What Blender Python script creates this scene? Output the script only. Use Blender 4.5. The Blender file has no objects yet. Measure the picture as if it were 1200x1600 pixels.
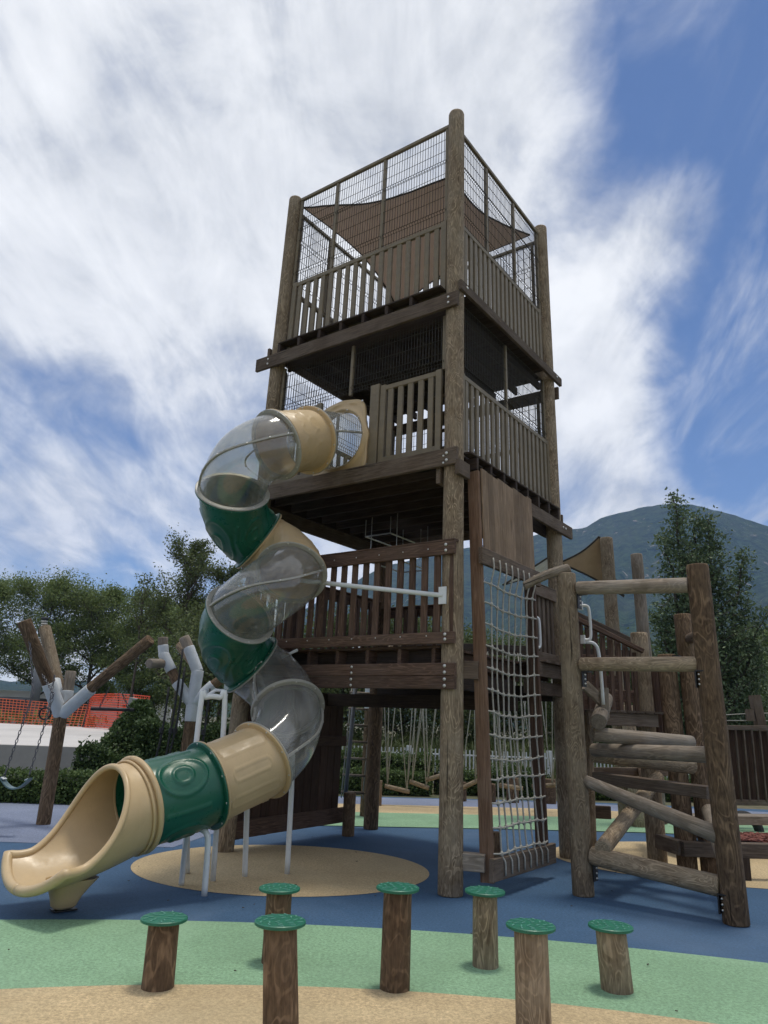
import bpy, math, random
import numpy as np
from mathutils import Vector, Matrix, noise

random.seed(7)
RNG = np.random.default_rng(11)
sc = bpy.context.scene
COL = sc.collection
V = Vector
rad = math.radians

# ---------------------------------------------------------------- camera
cam_d = bpy.data.cameras.new("camera")
cam = bpy.data.objects.new("camera", cam_d)
COL.objects.link(cam)
_p, _r = rad(16.106), rad(2.3455)
_f = V((0, math.cos(_p), math.sin(_p))); _u = V((0, -math.sin(_p), math.cos(_p))); _x = V((1, 0, 0))
_R = math.cos(_r) * _x + math.sin(_r) * _u
_U = -math.sin(_r) * _x + math.cos(_r) * _u
cam.matrix_world = Matrix(((_R.x, _U.x, -_f.x, 0), (_R.y, _U.y, -_f.y, 0), (_R.z, _U.z, -_f.z, 1.7), (0, 0, 0, 1)))
cam_d.sensor_fit = 'VERTICAL'; cam_d.sensor_height = 32.0; cam_d.sensor_width = 24.0
cam_d.lens = 1134.8 / 1600 * 32.0
cam_d.clip_start = 0.05; cam_d.clip_end = 12000
sc.camera = cam

# ---------------------------------------------------------------- render and view
sc.render.engine = 'CYCLES'
sc.view_settings.view_transform = 'Standard'
sc.view_settings.look = 'None'
sc.view_settings.gamma = 1.0
sc.view_settings.use_curve_mapping = False
sc.view_settings.exposure = 1.1
sc.cycles.use_denoising = True
sc.cycles.max_bounces = 8
sc.cycles.diffuse_bounces = 4
sc.cycles.transparent_max_bounces = 24
sc.cycles.volume_bounces = 1
sc.cycles.caustics_reflective = False
sc.cycles.caustics_refractive = False

# ---------------------------------------------------------------- node helper
class NT:
    def __init__(s, tree): s.t = tree; s.n = tree.nodes; s.l = tree.links
    def add(s, typ, **kw):
        nd = s.n.new(typ)
        for k, v in kw.items(): setattr(nd, k, v)
        return nd
    def put(s, val, sock):
        if isinstance(val, bpy.types.NodeSocket): s.l.new(val, sock)
        else: sock.default_value = val
    def math(s, op, a, b=0.0, c=None, clamp=False):
        nd = s.add('ShaderNodeMath', operation=op, use_clamp=clamp)
        s.put(a, nd.inputs[0]); s.put(b, nd.inputs[1])
        if c is not None: s.put(c, nd.inputs[2])
        return nd.outputs[0]
    def vmath(s, op, a, b=None):
        nd = s.add('ShaderNodeVectorMath', operation=op)
        s.put(a, nd.inputs[0])
        if b is not None: s.put(b, nd.inputs[1])
        return nd.outputs[1] if op in ('DOT_PRODUCT', 'LENGTH') else nd.outputs[0]
    def noise(s, vec, scale=5, detail=2, rough=.5, dist=0.0, out=0):
        nd = s.add('ShaderNodeTexNoise')
        s.put(vec, nd.inputs['Vector']); s.put(scale, nd.inputs['Scale']); s.put(detail, nd.inputs['Detail'])
        s.put(rough, nd.inputs['Roughness']); s.put(dist, nd.inputs['Distortion'])
        return nd.outputs[out]
    def ramp(s, fac, stops, interp='LINEAR'):
        nd = s.add('ShaderNodeValToRGB'); cr = nd.color_ramp; cr.interpolation = interp
        while len(cr.elements) < len(stops): cr.elements.new(.5)
        for e, (p, c) in zip(cr.elements, stops):
            e.position = p; e.color = (*c, 1) if len(c) == 3 else c
        s.put(fac, nd.inputs[0])
        return nd.outputs[0]
    def mapr(s, v, a, b, c=0.0, d=1.0, smooth=False):
        nd = s.add('ShaderNodeMapRange')
        if smooth: nd.interpolation_type = 'SMOOTHSTEP'
        for i, x in enumerate((v, a, b, c, d)): s.put(x, nd.inputs[i])
        return nd.outputs[0]
    def mix(s, fac, a, b, blend='MIX'):
        nd = s.add('ShaderNodeMix', data_type='RGBA', blend_type=blend)
        s.put(fac, nd.inputs[0])
        for i, v in ((6, a), (7, b)):
            if isinstance(v, tuple) and len(v) == 3: v = (*v, 1)
            s.put(v, nd.inputs[i])
        return nd.outputs[2]

# ---------------------------------------------------------------- world: daylight sky under broken high cloud
SUN_EL, SUN_AZ = rad(83), rad(40)
world = bpy.data.worlds.new("World"); sc.world = world; world.use_nodes = True
w = NT(world.node_tree); w.n.clear()
wout = w.add('ShaderNodeOutputWorld'); wbg = w.add('ShaderNodeBackground')
w.l.new(wbg.outputs[0], wout.inputs[0]); wbg.inputs[1].default_value = 0.065
sky = w.add('ShaderNodeTexSky', sky_type='NISHITA', sun_disc=False, sun_elevation=SUN_EL, sun_rotation=SUN_AZ,
            altitude=500, air_density=1.0, dust_density=0.3, ozone_density=2.0)
tc = w.add('ShaderNodeTexCoord')
dn = w.vmath('NORMALIZE', tc.outputs['Generated'])
sep = w.add('ShaderNodeSeparateXYZ'); w.l.new(dn, sep.inputs[0])
zc = w.math('ADD', w.math('MAXIMUM', sep.outputs[2], 0.0), 0.16)
cx = w.math('DIVIDE', sep.outputs[0], zc); cy = w.math('DIVIDE', sep.outputs[1], zc)
cmb = w.add('ShaderNodeCombineXYZ'); w.l.new(cx, cmb.inputs[0]); w.l.new(cy, cmb.inputs[1])
mp = w.add('ShaderNodeMapping', vector_type='POINT'); w.l.new(cmb.outputs[0], mp.inputs[0])
mp.inputs['Rotation'].default_value = (0, 0, rad(-38)); mp.inputs['Scale'].default_value = (1.0, 0.8, 1)
big = w.noise(mp.outputs[0], 1.25, 3, .5, .3)
fine = w.math('ADD', w.math('MULTIPLY', w.noise(mp.outputs[0], 3.0, 9, .56, .25), .25), w.math('MULTIPLY', w.noise(dn, 5.0, 10, .58, .35), .75))
wisp_mp = w.add('ShaderNodeMapping'); w.l.new(cmb.outputs[0], wisp_mp.inputs[0])
wisp_mp.inputs['Rotation'].default_value = (0, 0, rad(-16)); wisp_mp.inputs['Scale'].default_value = (3.0, 1.0, 1)
wisp = w.noise(wisp_mp.outputs[0], 2.6, 10, .60, .45)
def spot(d, k):
    v = V(d).normalized()
    dt = w.vmath('DOT_PRODUCT', dn, tuple(v))
    return w.math('POWER', w.math('MAXIMUM', dt, 0.0), k)
# broad openings and banks of this sky (directions: x east, y north, z up)
cov = w.math('ADD', w.math('MULTIPLY', big, .50), w.math('MULTIPLY', fine, 1.20))
cov = w.math('ADD', cov, w.math('MULTIPLY', wisp, .42))
for d, k, a in (((.38, .62, .70), 50, -.56), ((.24, .62, .76), 400, -.12), ((.45, .73, .52), 90, -.26), ((.44, .79, .44), 160, -.26), ((.45, .825, .34), 300, -.36), ((.412, .844, .344), 500, -.20),
                ((-.405, .841, .359), 420, -.13), ((-.46, .81, .37), 380, -.10), ((-.335, .928, .163), 1400, -.42), ((-.20, .96, .15), 900, -.28), ((-.33, .86, .36), 500, -.10),
                ((.28, .86, .41), 330, .24), ((.32, .75, .58), 220, .30), ((.37, .71, .60), 350, .22), ((.124, .66, .74), 90, .24), ((-.02, .70, .72), 26, .20), ((-.34, .76, .55), 40, .16), ((-.42, .868, .26), 300, .15), ((.33, .9, .29), 500, .20), ((.20, .80, .56), 500, -.10)):
    cov = w.math('ADD', cov, w.math('MULTIPLY', spot(d, k), a))
cmask = w.mapr(cov, .70, 1.22, 0, 1, True)
wisp2_mp = w.add('ShaderNodeMapping'); w.l.new(cmb.outputs[0], wisp2_mp.inputs[0])
wisp2_mp.inputs['Rotation'].default_value = (0, 0, rad(-24)); wisp2_mp.inputs['Scale'].default_value = (2.4, 1.0, 1)
cirrus = w.mapr(w.noise(wisp2_mp.outputs[0], 1.7, 9, .60, .8), .44, .84, 0, .75, True)
cmask = w.math('MAXIMUM', cmask, cirrus)
shade = w.math('ADD', w.math('MULTIPLY', fine, .62), w.math('MULTIPLY', wisp, .42))
CK = 9.3
ccol = w.ramp(shade, [(0.36, tuple(CK * q for q in (.44, .465, .50))), (0.46, tuple(CK * q for q in (.58, .60, .63))), (0.53, tuple(CK * q for q in (.71, .725, .745))), (0.63, tuple(CK * q for q in (.84, .85, .86)))])
skyc = w.mix(1.0, sky.outputs[0], (.60, .68, .80), 'MULTIPLY')
final = w.mix(w.math('MULTIPLY', cmask, .97), skyc, ccol)
w.l.new(final, wbg.inputs[0])

# ---------------------------------------------------------------- sun behind thin cloud
sd = bpy.data.lights.new("sun", 'SUN'); sd.energy = 1.0; sd.angle = rad(10); sd.color = (1.0, .94, .83)
sun = bpy.data.objects.new("sun", sd); COL.objects.link(sun)
sdir = V((math.sin(SUN_AZ) * math.cos(SUN_EL), math.cos(SUN_AZ) * math.cos(SUN_EL), math.sin(SUN_EL)))
sun.rotation_euler = sdir.to_track_quat('Z', 'Y').to_euler()

# ---------------------------------------------------------------- materials
def mat(name):
    m = bpy.data.materials.new(name); m.use_nodes = True
    t = NT(m.node_tree); b = t.n['Principled BSDF']
    return m, t, b

def wood(name, dark, light, grey, contour=1.0, grey_amt=.4, sx=4.2, sz=1.25, freq=26):
    """Timber: the grain runs along the piece's own Z axis."""
    m, t, b = mat(name)
    tcn = t.add('ShaderNodeTexCoord'); oi = t.add('ShaderNodeObjectInfo')
    rv = t.math('MULTIPLY', oi.outputs['Random'], 53.0)
    cm = t.add('ShaderNodeCombineXYZ')
    t.put(rv, cm.inputs[0]); t.put(t.math('MULTIPLY', oi.outputs['Random'], -31.0), cm.inputs[1]); t.put(rv, cm.inputs[2])
    vec = t.vmath('ADD', tcn.outputs['Object'], cm.outputs[0])
    a = t.add('ShaderNodeMapping'); t.put(vec, a.inputs[0]); a.inputs['Scale'].default_value = (sx, sx, sz)
    n1 = t.noise(a.outputs[0], 1.6, 2, .45, .9)
    ring = t.math('SINE', t.math('MULTIPLY', n1, freq * 3.4))
    rl = t.ramp(ring, [(0.0, (0, 0, 0)), (.5, (.22,) * 3), (.8, (.85,) * 3), (1.0, (1, 1, 1))])
    f = t.add('ShaderNodeMapping'); t.put(vec, f.inputs[0]); f.inputs['Scale'].default_value = (80, 80, 4.0)
    n2 = t.noise(f.outputs[0], 1.0, 4, .65)
    n3 = t.noise(vec, 2.6, 4, .6, .4)
    mids = t.noise(a.outputs[0], 9.0, 3, .6)
    rl = t.math('MULTIPLY', rl, t.mapr(t.noise(vec, 3.2, 3, .6), .35, .62, .25, 1))
    fac = t.math('ADD', t.math('MULTIPLY', rl, .62 * contour), t.math('MULTIPLY', t.mapr(mids, .3, .7), .45), clamp=True)
    c = t.mix(fac, dark, light)
    g = t.mapr(n3, .40, .66, 0, grey_amt)
    c = t.mix(g, c, grey)
    c = t.mix(t.mapr(n2, .3, .58, .38, 0), c, tuple(x * .32 for x in dark))
    tone = t.mapr(oi.outputs['Random'], 0, 1, .78, 1.2)
    cmb2 = t.add('ShaderNodeCombineXYZ')
    for i in range(3): t.put(tone, cmb2.inputs[i])
    c = t.mix(1.0, c, cmb2.outputs[0], 'MULTIPLY')
    # drying checks: long thin cracks
    k = t.add('ShaderNodeMapping'); t.put(vec, k.inputs[0]); k.inputs['Scale'].default_value = (26, 26, .9)
    n4 = t.noise(k.outputs[0], 1.0, 2, .5, .4)
    crack = t.mapr(n4, .72, .75, 0, 1)
    c = t.mix(t.math('MULTIPLY', crack, .8), c, (.008, .006, .005))
    t.put(c, b.inputs['Base Color']); b.inputs['Roughness'].default_value = .86
    b.inputs['Specular IOR Level'].default_value = .25
    h = t.math('ADD', t.math('MULTIPLY', ring, .25), t.math('MULTIPLY', n2, .8))
    h = t.math('SUBTRACT', h, t.math('MULTIPLY', crack, 2.0))
    bp = t.add('ShaderNodeBump'); bp.inputs['Strength'].default_value = .45; bp.inputs['Distance'].default_value = .004
    t.put(h, bp.inputs['Height']); t.l.new(bp.outputs[0], b.inputs['Normal'])
    return m

M = {}
M['log'] = wood('weathered_log', (.115, .080, .050), (.45, .35, .235), (.36, .30, .215), .95, .5)
M['log_warm'] = wood('brown_log', (.062, .038, .022), (.30, .20, .12), (.19, .14, .09), 1.0, .3, 3.8, 1.2, 17)
M['log_grey'] = wood('silvered_log', (.15, .12, .09), (.36, .30, .235), (.33, .295, .25), .8, .5, 3.6, .7, 18)
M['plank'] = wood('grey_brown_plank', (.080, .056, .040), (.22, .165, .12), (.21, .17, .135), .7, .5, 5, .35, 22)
M['stringer'] = wood('red_brown_stringer', (.10, .056, .034), (.25, .155, .10), (.20, .14, .10), .7, .4, 5, .3, 20)
M['plank_red'] = wood('red_brown_plank', (.070, .041, .028), (.20, .125, .088), (.14, .105, .085), .9, .3, 6, .4, 24)
M['plank_dark'] = wood('dark_plank', (.035, .025, .02), (.09, .063, .048), (.08, .066, .055), .5, .3, 5, .35, 20)  # darker plank copy: sheltered brown, plus under-deck shade put into the colour
M['board'] = wood('tan_board', (.13, .088, .056), (.35, .25, .165), (.30, .225, .16), .8, .35, 7, .3, 20)
M['panel'] = wood('brown_panel_board', (.05, .028, .018), (.11, .066, .044), (.08, .055, .04), .6, .3, 7, .4, 20)

def plain(name, col, rough=.5, metal=0.0, bump=0.0, bscale=60, var=.12, spec=.5, nscale=6):
    m, t, b = mat(name)
    tcn = t.add('ShaderNodeTexCoord')
    n = t.noise(tcn.outputs['Object'], nscale, 5, .6)
    c = t.mix(t.mapr(n, .3, .7, 0, 1), tuple(x * (1 - var) for x in col), tuple(min(1, x * (1 + var)) for x in col))
    t.put(c, b.inputs['Base Color'])
    b.inputs['Metallic'].default_value = metal
    b.inputs['Specular IOR Level'].default_value = spec
    t.put(t.mapr(t.noise(tcn.outputs['Object'], nscale * 3, 4, .6), .3, .7, rough * .85, min(1, rough * 1.2)), b.inputs['Roughness'])
    if bump:
        bp = t.add('ShaderNodeBump'); bp.inputs['Strength'].default_value = bump; bp.inputs['Distance'].default_value = .003
        t.put(t.noise(tcn.outputs['Object'], bscale, 3, .6), bp.inputs['Height']); t.l.new(bp.outputs[0], b.inputs['Normal'])
    return m
M['olive'] = plain('olive_paint', (.165, .130, .078), .55, var=.15)
M['wire'] = plain('dark_wire', (.045, .04, .03), .5, .3)
M['white'] = plain('white_pipe_paint', (.66, .68, .68), .4, var=.06, nscale=9)
M['collar'] = plain('white_collar_paint', (.50, .53, .55), .5, var=.1)
M['steel'] = plain('bolt_steel', (.55, .54, .5), .35, .9)
M['blacksteel'] = plain('black_bracket', (.015, .015, .017), .45, .2)
M['rope'] = plain('pale_rope', (.36, .35, .31), .9, bump=.6, bscale=200, var=.2, nscale=40)
M['rope_dark'] = plain('dark_rope', (.02, .02, .022), .8)
M['chain'] = plain('chain_steel', (.10, .10, .11), .45, .6)
M['sail_tan'] = plain('tan_sail_cloth', (.36, .25, .14), .9, var=.1)
M['sail_white'] = plain('white_sail_cloth', (.7, .7, .68), .8)
M['sail_hem'] = plain('dark_hem', (.03, .025, .02), .8)
M['disc'] = plain('green_step_plastic', (.013, .135, .080), .42, bump=.4, bscale=90, var=.18, nscale=14)
M['seat'] = plain('swing_seat_rubber', (.12, .19, .20), .35, var=.2)
M['concrete'] = plain('concrete', (.33, .32, .30), .9, bump=.5, bscale=30, var=.2, nscale=1.2)
M['plaza'] = plain('plaza_paving', (.52, .50, .48), .8, var=.12, nscale=.35)
M['net'] = plain('orange_plastic_net', (.66, .14, .055), .6)
M['netred'] = plain('red_plastic_net', (.80, .09, .03), .6)
M['fence'] = plain('white_fence_paint', (.62, .64, .64), .5)
M['far_white'] = plain('far_white_wall', (.75, .75, .74), .7, nscale=.3)
M['far_dark'] = plain('far_dark_metal', (.03, .035, .04), .6)
M['lampgrey'] = plain('grey_pole_paint', (.12, .13, .14), .5)
M['tyre'] = plain('tyre_rubber', (.012, .012, .013), .7)
M['mulch'] = plain('red_mulch', (.17, .055, .04), .95, var=.5, nscale=25)
M['bark'] = plain('bark', (.06, .05, .04), .95, bump=.8, bscale=20, var=.3)

def cloth(name, col, trans):
    m, t, b = mat(name); out = [n for n in t.n if n.type == 'OUTPUT_MATERIAL'][0]
    tcn = t.add('ShaderNodeTexCoord'); n = t.noise(tcn.outputs['Object'], 3, 4, .6)
    c = t.mix(n, tuple(x * .85 for x in col), col); t.put(c, b.inputs['Base Color']); b.inputs['Roughness'].default_value = .95
    tl = t.add('ShaderNodeBsdfTranslucent'); t.put(c, tl.inputs[0])
    mx = t.add('ShaderNodeMixShader'); mx.inputs[0].default_value = trans
    t.l.new(b.outputs[0], mx.inputs[1]); t.l.new(tl.outputs[0], mx.inputs[2]); t.l.new(mx.outputs[0], out.inputs[0])
    return m
M['sail'] = cloth('brown_sail_cloth', (.50, .425, .37), .6)
def plastic(name, col, rough=.33, scuff=.25):
    m, t, b = mat(name)
    tcn = t.add('ShaderNodeTexCoord')
    n = t.noise(tcn.outputs['Object'], 2.2, 6, .65, .5)
    c = t.mix(t.mapr(n, .3, .72, 0, 1), tuple(x * .86 for x in col), tuple(min(1, x * 1.06) for x in col))
    sp = t.noise(tcn.outputs['Object'], 34, 6, .75)
    c = t.mix(t.mapr(sp, .56, .78, 0, scuff), c, tuple(min(1, x * .45 + .015) for x in col))
    t.put(c, b.inputs['Base Color'])
    t.put(t.mapr(t.noise(tcn.outputs['Object'], 7, 5, .7), .3, .7, rough * .8, rough * 1.5), b.inputs['Roughness'])
    bp = t.add('ShaderNodeBump'); bp.inputs['Strength'].default_value = .12; bp.inputs['Distance'].default_value = .002
    t.put(t.noise(tcn.outputs['Object'], 120, 3, .6), bp.inputs['Height']); t.l.new(bp.outputs[0], b.inputs['Normal'])
    return m
M['beige'] = plastic('beige_plastic', (.54, .395, .215), .36, .30)
M['green'] = plastic('green_plastic', (.008, .100, .058), .28, .3)

def clear_mat():
    m, t, b = mat('clear_scratched_plastic')
    out = [n for n in t.n if n.type == 'OUTPUT_MATERIAL'][0]
    b.inputs['Base Color'].default_value = (.62, .62, .59, 1)
    b.inputs['Roughness'].default_value = .13
    tr = t.add('ShaderNodeBsdfTransparent'); tr.inputs[0].default_value = (.90, .90, .87, 1)
    tcn = t.add('ShaderNodeTexCoord')
    lw = t.add('ShaderNodeLayerWeight'); lw.inputs[0].default_value = .35
    # fine scratches and a dusty film; the rest mirrors the sky
    sm = t.add('ShaderNodeMapping'); t.put(tcn.outputs['Object'], sm.inputs[0])
    sm.inputs['Rotation'].default_value = (.5, .7, .9); sm.inputs['Scale'].default_value = (1.5, 60, 14)
    s1 = t.mapr(t.noise(sm.outputs[0], 1.2, 2, .5, .4), .66, .74, 0, .16)
    film = t.mapr(t.noise(tcn.outputs['Object'], 2.0, 5, .55, .5), .36, .72, .02, .16)
    a = t.math('ADD', s1, film)
    a = t.math('ADD', a, t.math('MULTIPLY', lw.outputs['Facing'], .20), clamp=True)
    mx = t.add('ShaderNodeMixShader'); t.put(a, mx.inputs[0])
    t.l.new(tr.outputs[0], mx.inputs[1]); t.l.new(b.outputs[0], mx.inputs[2])
    gl = t.add('ShaderNodeBsdfGlossy'); gl.inputs['Roughness'].default_value = .10; gl.inputs[0].default_value = (.95, .97, 1, 1)
    lw2 = t.add('ShaderNodeLayerWeight'); lw2.inputs[0].default_value = .5
    fr5 = t.math('POWER', lw2.outputs['Facing'], 4.0)
    mx2 = t.add('ShaderNodeMixShader'); t.put(t.math('ADD', t.math('MULTIPLY', fr5, .45), .045, clamp=True), mx2.inputs[0])
    t.l.new(mx.outputs[0], mx2.inputs[1]); t.l.new(gl.outputs[0], mx2.inputs[2])
    t.l.new(mx2.outputs[0], out.inputs[0])
    return m
M['clear'] = clear_mat()

def rubber(name, col, grain=.55):
    m, t, b = mat(name)
    tcn = t.add('ShaderNodeTexCoord')
    o = tcn.outputs['Object']
    vo = t.add('ShaderNodeTexVoronoi'); t.put(o, vo.inputs['Vector']); vo.inputs['Scale'].default_value = 170
    g = t.noise(o, 42, 5, .85)
    st = t.noise(o, .8, 6, .6, .5); st2 = t.noise(o, 5, 5, .7)
    c = t.mix(t.mapr(g, .3, .7, 0, 1), tuple(x * (1 - grain) for x in col), tuple(min(1, x * (1 + grain)) for x in col))
    sepv = t.add('ShaderNodeSeparateColor'); t.l.new(vo.outputs['Color'], sepv.inputs[0])
    c = t.mix(t.mapr(sepv.outputs[0], .0, 1, 0, .30), c, tuple(x * .45 for x in col))
    c = t.mix(t.mapr(st, .38, .66, 0, .46), c, tuple(x * .60 for x in col))
    dust = t.noise(o, .45, 5, .6, .8)
    c = t.mix(t.mapr(dust, .5, .72, 0, .30), c, tuple(min(.6, x * 1.05 + .09) for x in col))
    c = t.mix(t.mapr(st2, .62, .8, 0, .25), c, tuple(x * .6 + .01 for x in col))
    fl = t.add('ShaderNodeTexVoronoi'); t.put(o, fl.inputs['Vector']); fl.inputs['Scale'].default_value = 3.1
    c = t.mix(t.mapr(fl.outputs['Distance'], .012, .02, .65, 0), c, (.5, .5, .48))
    t.put(c, b.inputs['Base Color']); b.inputs['Roughness'].default_value = .88
    b.inputs['Specular IOR Level'].default_value = .3
    bp = t.add('ShaderNodeBump'); bp.inputs['Strength'].default_value = .5; bp.inputs['Distance'].default_value = .003
    t.put(t.math('ADD', g, vo.outputs['Distance']), bp.inputs['Height']); t.l.new(bp.outputs[0], b.inputs['Normal'])
    return m
M['r_blue'] = rubber('blue_rubber', (.052, .112, .205))
M['r_pale'] = rubber('faded_blue_rubber', (.20, .235, .33))
M['r_green'] = rubber('green_rubber', (.24, .40, .245))
M['r_tan'] = rubber('tan_rubber', (.54, .415, .24))

def leafmat(name, dark, light, trans=.25, rough=.55):
    m, t, b = mat(name)
    out = [n for n in t.n if n.type == 'OUTPUT_MATERIAL'][0]
    ge = t.add('ShaderNodeNewGeometry')
    c = t.mix(ge.outputs['Random Per Island'], dark, light)
    t.put(c, b.inputs['Base Color']); b.inputs['Roughness'].default_value = rough
    b.inputs['Specular IOR Level'].default_value = .3
    tl = t.add('ShaderNodeBsdfTranslucent'); t.put(t.mix(.5, c, light), tl.inputs[0])
    mx = t.add('ShaderNodeMixShader'); mx.inputs[0].default_value = trans
    t.l.new(b.outputs[0], mx.inputs[1]); t.l.new(tl.outputs[0], mx.inputs[2]); t.l.new(mx.outputs[0], out.inputs[0])
    return m
M['leaf_mesquite'] = leafmat('mesquite_leaves', (.065, .105, .030), (.19, .245, .080), .35)
M['leaf_oak'] = leafmat('oak_leaves', (.040, .072, .034), (.15, .205, .10), .2)
M['leaf_dark'] = leafmat('dark_leaves', (.042, .066, .024), (.135, .17, .060), .35)
M['leaf_bright'] = leafmat('bright_leaves', (.06, .10, .025), (.13, .19, .05), .3)
M['leaf_hedge'] = leafmat('hedge_leaves', (.035, .065, .020), (.13, .19, .055), .2)
M['leaf_ivy'] = leafmat('ivy_leaves', (.028, .055, .018), (.09, .14, .045), .2)
M['grass'] = leafmat('grass_blades', (.05, .07, .02), (.13, .16, .06), .2)

def ground_mat():
    m, t, b = mat('dry_grass_ground')
    tcn = t.add('ShaderNodeTexCoord'); o = tcn.outputs['Object']
    n = t.noise(o, .12, 7, .6); n2 = t.noise(o, 2.5, 6, .7)
    c = t.mix(t.mapr(n, .4, .62), (.075, .085, .04), (.16, .13, .08))
    c = t.mix(t.mapr(n2, .4, .7, 0, .7), c, (.04, .055, .022))
    t.put(c, b.inputs['Base Color']); b.inputs['Roughness'].default_value = 1
    return m
M['ground'] = ground_mat()

def mountain_mat():
    m, t, b = mat('forested_mountain')
    tcn = t.add('ShaderNodeTexCoord'); o = tcn.outputs['Object']
    n = t.noise(o, .045, 6, .75); n1 = t.noise(o, .004, 5, .6)
    c = t.mix(t.mapr(n, .38, .62), (.006, .015, .008), (.060, .095, .040))
    c = t.mix(t.mapr(n1, .4, .7, 0, .5), c, (.075, .085, .05))
    st = t.add('ShaderNodeMapping'); t.put(o, st.inputs[0]); st.inputs['Scale'].default_value = (.03, .03, .008)
    r = t.noise(st.outputs[0], 1.0, 7, .72, .5)
    patch = t.noise(o, .0035, 3, .5)
    c = t.mix(t.math('MULTIPLY', t.mapr(r, .60, .66), t.mapr(patch, .46, .60)), c, (.33, .29, .26))
    t.put(c, b.inputs['Base Color']); b.inputs['Roughness'].default_value = 1
    b.inputs['Specular IOR Level'].default_value = 0
    bp = t.add('ShaderNodeBump'); bp.inputs['Strength'].default_value = 1.0; bp.inputs['Distance'].default_value = 10
    t.put(n, bp.inputs['Height']); t.l.new(bp.outputs[0], b.inputs['Normal'])
    return m
M['mountain'] = mountain_mat()

# ---------------------------------------------------------------- object helpers
WM = {}
def put(o, world_m, parent):
    COL.objects.link(o)
    WM[o.name] = world_m
    if parent is not None:
        o.parent = parent
        o.matrix_basis = WM[parent.name].inverted() @ world_m
    else:
        o.matrix_basis = world_m
    return o
def tag(o, label=None, cat=None, group=None, kind=None):
    if label: o['label'] = label
    if cat: o['category'] = cat
    if group: o['group'] = group
    if kind: o['kind'] = kind
    return o
def thing(name, loc, label, cat, group=None):
    o = bpy.data.objects.new(name, None); o.empty_display_size = .2
    put(o, Matrix.Translation(V(loc)), None)
    return tag(o, label, cat, group)
def sub(name, parent, loc=None):
    """an Empty that holds a part's own pieces"""
    o = bpy.data.objects.new(name, None); o.empty_display_size = .1
    return put(o, Matrix.Translation(V(loc)) if loc is not None else WM[parent.name].copy(), parent)
def mesh(name, verts, faces, m, smooth=False):
    me = bpy.data.meshes.new(name)
    me.from_pydata([tuple(v) for v in verts], [], faces)
    if m: me.materials.append(m)
    if smooth: me.shade_smooth()
    me.update()
    return me
def obj(name, verts, faces, m, parent=None, smooth=False, M4=None):
    """verts in world space unless M4 is given; stored relative to the parent"""
    base = M4 if M4 is not None else (WM[parent.name] if parent else Matrix.Identity(4))
    if M4 is None and parent is not None:
        inv = base.inverted(); verts = [inv @ V(v) for v in verts]
    o = bpy.data.objects.new(name, mesh(name, verts, faces, m, smooth))
    return put(o, base.copy(), parent)
class MB:
    """collects several simple shapes into one mesh"""
    def __init__(s): s.v = []; s.f = []
    def add(s, vs, fs):
        b = len(s.v); s.v += [tuple(v) for v in vs]; s.f += [tuple(i + b for i in f) for f in fs]
    def box(s, c, sx, sy, sz, R=None):
        c = V(c)
        vs = [V((x * sx / 2, y * sy / 2, z * sz / 2)) for x in (-1, 1) for y in (-1, 1) for z in (-1, 1)]
        vs = [c + (R @ v if R else v) for v in vs]
        s.add(vs, [(0, 1, 3, 2), (4, 6, 7, 5), (0, 4, 5, 1), (2, 3, 7, 6), (0, 2, 6, 4), (1, 5, 7, 3)])
    def bar(s, A, B, t, w=None, side=None):
        A, B = V(A), V(B); z = (B - A).normalized(); w = w or t
        sd = V(side) if side is not None else (V((0, 0, 1)) if abs(z.z) < .9 else V((1, 0, 0)))
        x = (sd - z * sd.dot(z)).normalized(); y = z.cross(x)
        c = []
        for P in (A, B):
            for a, b in ((-1, -1), (1, -1), (1, 1), (-1, 1)): c.append(P + x * a * w / 2 + y * b * t / 2)
        s.add(c, [(0, 1, 2, 3), (7, 6, 5, 4), (0, 4, 5, 1), (1, 5, 6, 2), (2, 6, 7, 3), (3, 7, 4, 0)])
    def tube(s, pts, r, n=8, cap=True):
        vs, fs = tube_geo(pts, r, n, cap); s.add(vs, fs)
    def build(s, name, m, parent=None, smooth=False): return obj(name, s.v, s.f, m, parent, smooth)

def frames(pts):
    pts = [V(p) for p in pts]; out = []
    prev = None
    for i, p in enumerate(pts):
        a = pts[max(0, i - 1)]; b = pts[min(len(pts) - 1, i + 1)]
        t = (b - a).normalized()
        if prev is None:
            up = V((0, 0, 1)) if abs(t.z) < .95 else V((1, 0, 0))
            x = t.cross(up).normalized()
        else:
            x = (prev - t * prev.dot(t)).normalized()
        prev = x
        out.append((p, t, x, t.cross(x)))
    return out
def tube_geo(pts, r, n=8, cap=True):
    fr = frames(pts); vs = []; fs = []
    for i, (p, t, x, y) in enumerate(fr):
        rr = r[i] if isinstance(r, (list, tuple)) else r
        for k in range(n):
            a = 2 * math.pi * k / n
            vs.append(p + x * math.cos(a) * rr + y * math.sin(a) * rr)
    m = len(fr)
    for i in range(m - 1):
        for k in range(n):
            k2 = (k + 1) % n
            fs.append((i * n + k, i * n + k2, (i + 1) * n + k2, (i + 1) * n + k))
    if cap:
        fs.append(tuple(range(n - 1, -1, -1))); fs.append(tuple((m - 1) * n + k for k in range(n)))
    return vs, fs
def catmull(pts, n=8):
    P = [V(p) for p in pts]; out = []
    for i in range(len(P) - 1):
        a = P[i - 1] if i else P[0] * 2 - P[1]
        b, c = P[i], P[i + 1]
        d = P[i + 2] if i + 2 < len(P) else P[-1] * 2 - P[-2]
        for k in range(n):
            t = k / n
            out.append(.5 * ((2 * b) + (c - a) * t + (2 * a - 5 * b + 4 * c - d) * t * t + (3 * b - a - 3 * c + d) * t ** 3))
    out.append(P[-1].copy())
    return out

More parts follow.
